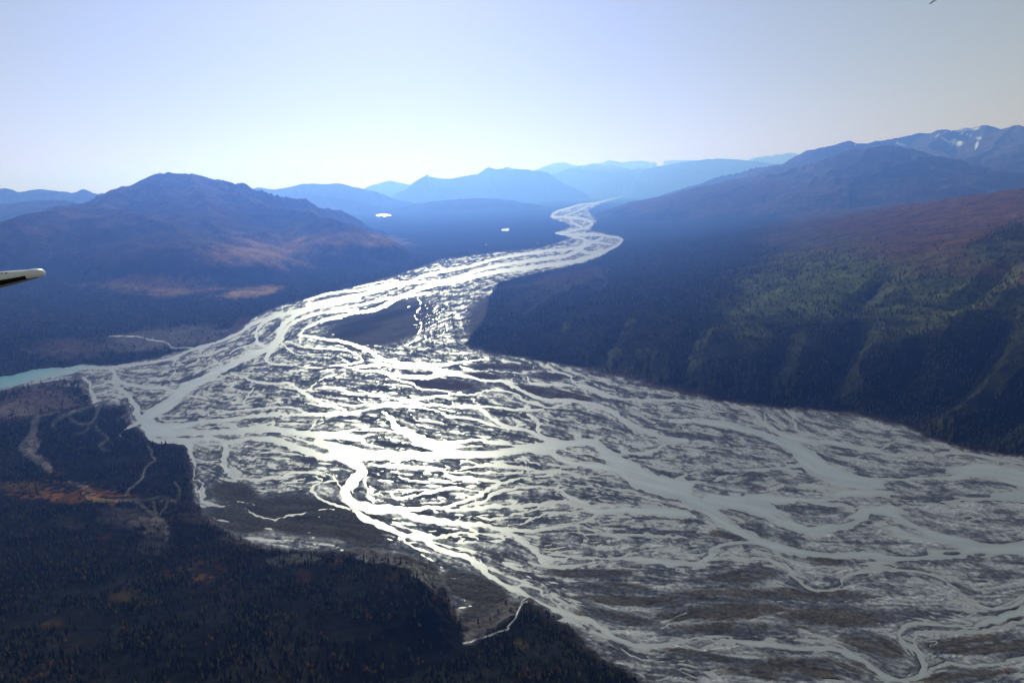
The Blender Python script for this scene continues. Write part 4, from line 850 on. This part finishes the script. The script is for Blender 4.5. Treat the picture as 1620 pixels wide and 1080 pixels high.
c = leafy_crown(8, 1.2, 22, trng); s = stem(9, .12); proto('k11', [(c[0], c[1], M_SNAG), (s[0], s[1], M_SNAG)])   # leafless

def height_at(X, Y):
    r = np.interp(Y, Ys, np.arange(NR)); D = Y*cp+CAMH*sp; c = np.interp(X/D*F+810, cols, np.arange(NC))
    r0 = np.clip(r.astype(int), 0, NR-2); c0 = np.clip(c.astype(int), 0, NC-2); fr_, fc_ = r-r0, c-c0
    return Z[r0, c0]*(1-fr_)*(1-fc_)+Z[r0, c0+1]*(1-fr_)*fc_+Z[r0+1, c0]*fr_*(1-fc_)+Z[r0+1, c0+1]*fr_*fc_
area = (np.diff(Ys)[:, None]*np.diff(K)[None]*Dp[:-1, None])
fcell = forest[:-1, :-1]; rc = r_[:-1, :-1]
clump = np.clip(.5+1.6*fbm(GXw/90, GYw/90, 3, 201)[:-1, :-1]+.8*n2[:-1, :-1], .05, 1.6)
rho = np.minimum(1/30., (2100/rc)**2/38.)*(rc < 9500)
infr = ((PX[:-1, :-1] > -70) & (PX[:-1, :-1] < 1690) & (PY[:-1, :-1] < 1120))
lam = area*rho*fcell*clump*infr*(fcell > .015)*(wv[:-1, :-1] < -1.5+0*fcell)
lam = np.where((ins_v[:-1, :-1] < .02) & (fcell > .015) & infr, area*rho*fcell*clump, lam)
print('expected trees', lam.sum())
cnt = trng.poisson(lam); ii, jj = np.nonzero(cnt); rep = cnt[ii, jj]; ii = np.repeat(ii, rep); jj = np.repeat(jj, rep)
fi_ = ii+trng.random(len(ii)); fj_ = jj+trng.random(len(jj))
TY = np.interp(fi_, np.arange(NR), Ys); TX = np.interp(fj_, np.arange(NC), K)*(TY*cp+CAMH*sp); TZ = height_at(TX, TY)
tr = np.hypot(TX, TY)
cov = C[ii, jj]; reddish = (cov[:, 0] > 1.45*cov[:, 1])
u = trng.random(len(TX)); gpatch = fbm(TX/60, TY/60, 3, 211); g2 = fbm(TX/110, TY/110, 3, 221)
kind = np.where(tr < 2600, trng.integers(0, 4, len(TX)), trng.integers(4, 7, len(TX)))
onflat = ins_v[ii, jj] > .4
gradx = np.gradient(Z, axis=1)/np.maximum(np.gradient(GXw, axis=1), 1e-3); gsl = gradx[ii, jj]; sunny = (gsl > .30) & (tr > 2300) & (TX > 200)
gold = ((gpatch > .30) & (u < .55)) | (reddish & (cov[:, 0] > .1) & (u < .85)) | (u < .03)
rust = ((g2 > .22) & (u > .60)) | (reddish & (u > .75)) | (u > .96)
kind = np.where(gold, 7+(u*1000).astype(int) % 2, np.where(rust, 9+(u*1000).astype(int) % 2, kind))
kind = np.where((g2 < -.18) & (trng.random(len(TX)) < .35) & (tr < 3500), 11, kind)
kind = np.where(sunny & (trng.random(len(TX)) < .8), 6, kind); kind = np.where(onflat & (kind < 9), 9, kind)  # sun-facing slopes take paler trees, sunlight partly put into their colour
size = (.62+.85*trng.random(len(TX))**1.6)*np.clip(tr/2400, 1, 1.7); size = np.where(onflat, size*.55, size)
seen = (TY > 600)
print('trees', len(TX), 'near', int((tr < 2600).sum()))

# the nearest trees one by one: largest in the picture
tpx, tpy = project(TX, TY, TZ); tpx2, tpy2 = project(TX, TY, TZ+9*size)
pxh = (tpy-tpy2)
ok = (tpx > 6) & (tpx < 1614) & (tpy < 1074) & (tpy2 > 0) & ~onflat
def biggest(mask, n):
    idx = np.nonzero(mask & ok)[0]; return idx[np.argsort(-pxh[idx])[:n]]
sel_s = biggest(kind < 7, 290); sel_g = biggest((kind == 7) | (kind == 8), 70)
single = np.zeros(len(TX), bool); single[sel_s] = True; single[sel_g] = True
def thing_empty(name, loc, rz, sc):
    o = bpy.data.objects.new(name, None); o.empty_display_size = 1; scene.collection.objects.link(o); o.location = loc; o.rotation_euler = (0, 0, rz); o.scale = (sc, sc, sc); return o
sp_protos = []
for i in range(5):
    h = 11.5+1.2*(i % 3); v, f = spruce_crown(h, 1.75+.18*i, 13, 9, trng, None)
    sp_protos.append((trunk_mesh(h*.97, .17, M_BARK), mesh_from('crown', v, f, M_SPR)))
gp_protos = []
for i in range(3):
    v, f = leafy_crown(8.5, 2.5, 260, trng); tm = trunk_mesh(6.5, .16, M_BARK)
    gp_protos.append((tm, mesh_from('crown', v, f, M_GOLD)))
def describe(i, spruce):
    x, y = tpx[i], tpy[i]
    if x < 330: place = 'in the bottom left corner of the dark forest'
    elif x < 620: place = 'in the dark forest left of the creek ravine'
    elif x < 790: place = 'on the forested slope beside the pale creek ravine'
    elif x < 930: place = 'on the wooded spur just right of the pale creek'
    else: place = 'near the silver river channel at the bottom edge'
    if spruce: return ('tall ' if size[i] > .98 else 'small ')+'dark narrow spruce standing '+place, place
    return ('broad ' if size[i] > .98 else 'small ')+'golden leaved autumn tree '+place, place
for lst, protos, nm, cat, grp in ((sel_s, sp_protos, 'spruce_tree', 'spruce', 'dark spruces nearest the camera'), (sel_g, gp_protos, 'autumn_tree', 'tree', 'golden autumn trees on the near hills')):
    for q_, i in enumerate(lst):
        t = thing_empty(nm, (float(TX[i]), float(TY[i]), float(TZ[i])-.1), float(u[i]*6.28), float(size[i])*.82)
        lab, place = describe(i, nm == 'spruce_tree')
        tag(t, lab, cat, grp+' '+place+(' tall' if size[i] > .98 else ' small'))
        tm, cm = protos[q_ % len(protos)]
        for pn_, m_ in (('trunk', tm), ('crown', cm)):
            p = bpy.data.objects.new(pn_, m_); scene.collection.objects.link(p); p.parent = t
# the rest of the wood: one object
def points_object(name, X, Y, Zz, kd, sz, rz, label, kind_='stuff'):
    me = bpy.data.meshes.new(name+'_points'); me.vertices.add(len(X)); me.vertices.foreach_set('co', np.stack([X, Y, Zz], -1).astype(np.float32).ravel())
    for nm, arr, ty in (('pick', kd.astype(np.int32), 'INT'), ('size', sz.astype(np.float32), 'FLOAT'), ('turn', rz.astype(np.float32), 'FLOAT')):
        a = me.attributes.new(nm, ty, 'POINT'); a.data.foreach_set('value', arr)
    o = bpy.data.objects.new(name, me); scene.collection.objects.link(o)
    g = bpy.data.node_groups.new(name, 'GeometryNodeTree'); g.interface.new_socket('Geometry', in_out='INPUT', socket_type='NodeSocketGeometry'); g.interface.new_socket('Geometry', in_out='OUTPUT', socket_type='NodeSocketGeometry')
    N, L = g.nodes, g.links; gi = N.new('NodeGroupInput'); go = N.new('NodeGroupOutput')
    ci = N.new('GeometryNodeCollectionInfo'); ci.inputs['Collection'].default_value = src_col; ci.inputs['Separate Children'].default_value = True; ci.inputs['Reset Children'].default_value = True
    iop = N.new('GeometryNodeInstanceOnPoints'); iop.inputs['Pick Instance'].default_value = True
    def na(nm, ty):
        a = N.new('GeometryNodeInputNamedAttribute'); a.data_type = ty; a.inputs[0].default_value = nm; return next(s for s in a.outputs if s.enabled and s.name == 'Attribute')
    cx = N.new('ShaderNodeCombineXYZ'); L.new(na('turn', 'FLOAT'), cx.inputs[2])
    L.new(gi.outputs[0], iop.inputs['Points']); L.new(ci.outputs[0], iop.inputs['Instance']); L.new(na('pick', 'INT'), iop.inputs['Instance Index'])
    L.new(cx.outputs[0], iop.inputs['Rotation']); L.new(na('size', 'FLOAT'), iop.inputs['Scale']); L.new(iop.outputs[0], go.inputs[0])
    md = o.modifiers.new('scatter', 'NODES'); md.node_group = g
    return tag(o, label, None, None, kind_)
rest = ~single
nearf = rest & (TY < 3300) & (TX < 700) & (tpx < 1150) & ~onflat
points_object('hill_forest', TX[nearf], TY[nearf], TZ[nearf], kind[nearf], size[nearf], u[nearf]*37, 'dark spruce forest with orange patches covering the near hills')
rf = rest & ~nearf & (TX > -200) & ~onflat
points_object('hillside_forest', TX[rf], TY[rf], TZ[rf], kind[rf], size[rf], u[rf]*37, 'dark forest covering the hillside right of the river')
lf = rest & ~nearf & ~rf & ~onflat
points_object('valley_forest', TX[lf], TY[lf], TZ[lf], kind[lf], size[lf], u[lf]*37, 'dark forest on the plain across the river below the left mountain')
bf = rest & onflat
points_object('bar_shrubs', TX[bf], TY[bf], TZ[bf], kind[bf], size[bf], u[bf]*37, 'low brown willow scrub on the older gravel bars')

# ------------------------------------------------------------------ the aircraft the picture is taken from
M_WHITE = simple_mat('white gloss paint', (.78, .79, .80), rough=.25, spec=.5)
M_BLACK = simple_mat('black rubber boot', (.012, .012, .014), rough=.5)
M_STEEL = simple_mat('dull metal edge', (.30, .30, .30), rough=.4)
def loft(name, secs, mat, a0, a1, n=28, grow=1.0, parent=None, close_end=False):
    """secs: (centre, half height, half depth, axis-up, axis-depth); arc a0..a1 degrees of each ellipse"""
    v, f = [], []
    for c, hh, hd, upv, dv in secs:
        for k in range(n+1):
            a = R(a0+(a1-a0)*k/n); v.append(tuple(c+upv*hh*grow*math.sin(a)+dv*hd*grow*math.cos(a)))
    for s in range(len(secs)-1):
        for k in range(n): b = s*(n+1)+k; f.append((b, b+1, b+n+2, b+n+1))
    me = mesh_from(name, v, f, mat); me.polygons.foreach_set('use_smooth', [True]*len(f))
    o = bpy.data.objects.new(name, me); scene.collection.objects.link(o)
    if parent: o.parent = parent
    return o
def wing_secs(xs):
    out = []
    for x, yt, yb in xs:
        Yd = 4.8-(68-x)*.004
        pt, pb = at_dist(x, yt, Yd), at_dist(x, yb, Yd); c = (pt+pb)/2
        out.append((c, max(.0005, (pt-pb)[2]/2), max(.0008, (pt-pb)[2]*1.1), np.array((0, 0, 1.)), np.array((0, 1., 0))))
    return out
body = [(-260,450,500),(-120,438,475),(0,430,455),(20,428.3,450),(35,427.3,446),(43,427,443.5),(48,426,442.5),(52,425.4,441.5),(58,425.2,440),(63,426.3,438.5),(66,428.3,437),(68,431,434.5),(68.6,432.5,433)]
bs = wing_secs(body); root = thing_empty('aircraft_wing', tuple(bs[2][0]), 0, 1)
tag(root, 'white rounded aircraft wing tip with black leading edge strip at the left edge', 'wing tip')
inv = -np.array(root.location)
def shift(secs): return [(c+inv, a, b, d, e) for c, a, b, d, e in secs]
loft('skin', shift(bs), M_WHITE, 0, 360, 40, 1.0, root)
loft('black_boot', shift(bs[:8]), M_BLACK, 181, 226, 20, 1.03, root)
loft('metal_edge', shift(bs[:10]), M_STEEL, 224, 262, 12, 1.02, root)
for x, y in ((4, 431.8), (11, 431.6)):
    p = at_dist(x, y, bs[2][0][1]-bs[2][2]*.55)
    v = [tuple(p+inv+np.array((math.cos(a)*.009, -.012*dz, math.sin(a)*.0035))) for dz in (0, 1) for a in np.linspace(0, 2*np.pi, 9)[:-1]]
    f = [(i, (i+1) % 8, 8+(i+1) % 8, 8+i) for i in range(8)]+[tuple(range(8, 16))]
    o = bpy.data.objects.new('screw', mesh_from('screw', v, f, M_BLACK)); scene.collection.objects.link(o); o.parent = root
a, b = at_dist(1471, 6.2, 6.0), at_dist(1560, -52, 5.6)
def rod(name, a, b, r, mat, parent=None, n=10):
    d = (b-a)/np.linalg.norm(b-a); e = np.cross(d, (0, 0, 1)); e /= np.linalg.norm(e); g = np.cross(d, e); v, f = [], []
    for t, rr in ((-.004, .3), (0, 1), (1, 1)):
        p = a+(b-a)*t
        for i in range(n): th = 6.2832*i/n; v.append(tuple(p+(e*math.cos(th)+g*math.sin(th))*r*rr))
    for k in range(2):
        for i in range(n): f.append((k*n+i, k*n+(i+1) % n, (k+1)*n+(i+1) % n, (k+1)*n+i))
    f.append(tuple(range(n))); o = bpy.data.objects.new(name, mesh_from(name, v, f, mat)); scene.collection.objects.link(o); o.parent = parent; return o
o = rod('aircraft_antenna', a, b, .0045, M_BLACK); tag(o, 'thin dark rod tip poking into the sky at the top edge', 'antenna')

# ------------------------------------------------------------------ haze
HAZE_D = 5.9e-5
def haze(x0, x1, y0, y1, z0, z1):
    v = [(x, y, z) for z in (z0, z1) for x, y in ((x0, y0), (x1, y0), (x1, y1), (x0, y1))]
    f = [(3, 2, 1, 0), (4, 5, 6, 7), (0, 1, 5, 4), (1, 2, 6, 5), (2, 3, 7, 6), (3, 0, 4, 7)]
    m = bpy.data.materials.new('blue air'); m.use_nodes = True; N, L = m.node_tree.nodes, m.node_tree.links
    N.remove(N['Principled BSDF']); pv = N.new('ShaderNodeVolumePrincipled'); L.new(pv.outputs[0], N['Material Output'].inputs['Volume'])
    pv.inputs['Density'].default_value = HAZE_D; pv.inputs['Color'].default_value = (.12, .265, 1.0, 1); pv.inputs['Absorption Color'].default_value = (.8, .75, .75, 1)
    pv.inputs['Anisotropy'].default_value = .58
    o = bpy.data.objects.new('haze', mesh_from('haze', v, f, m)); scene.collection.objects.link(o); tag(o, 'blue haze filling the valley air', None, None, 'stuff')
Zmax = float(Z.max())
haze(-110000, 110000, -4000, 88000, -8, Zmax+30)
print('done', Zmax)
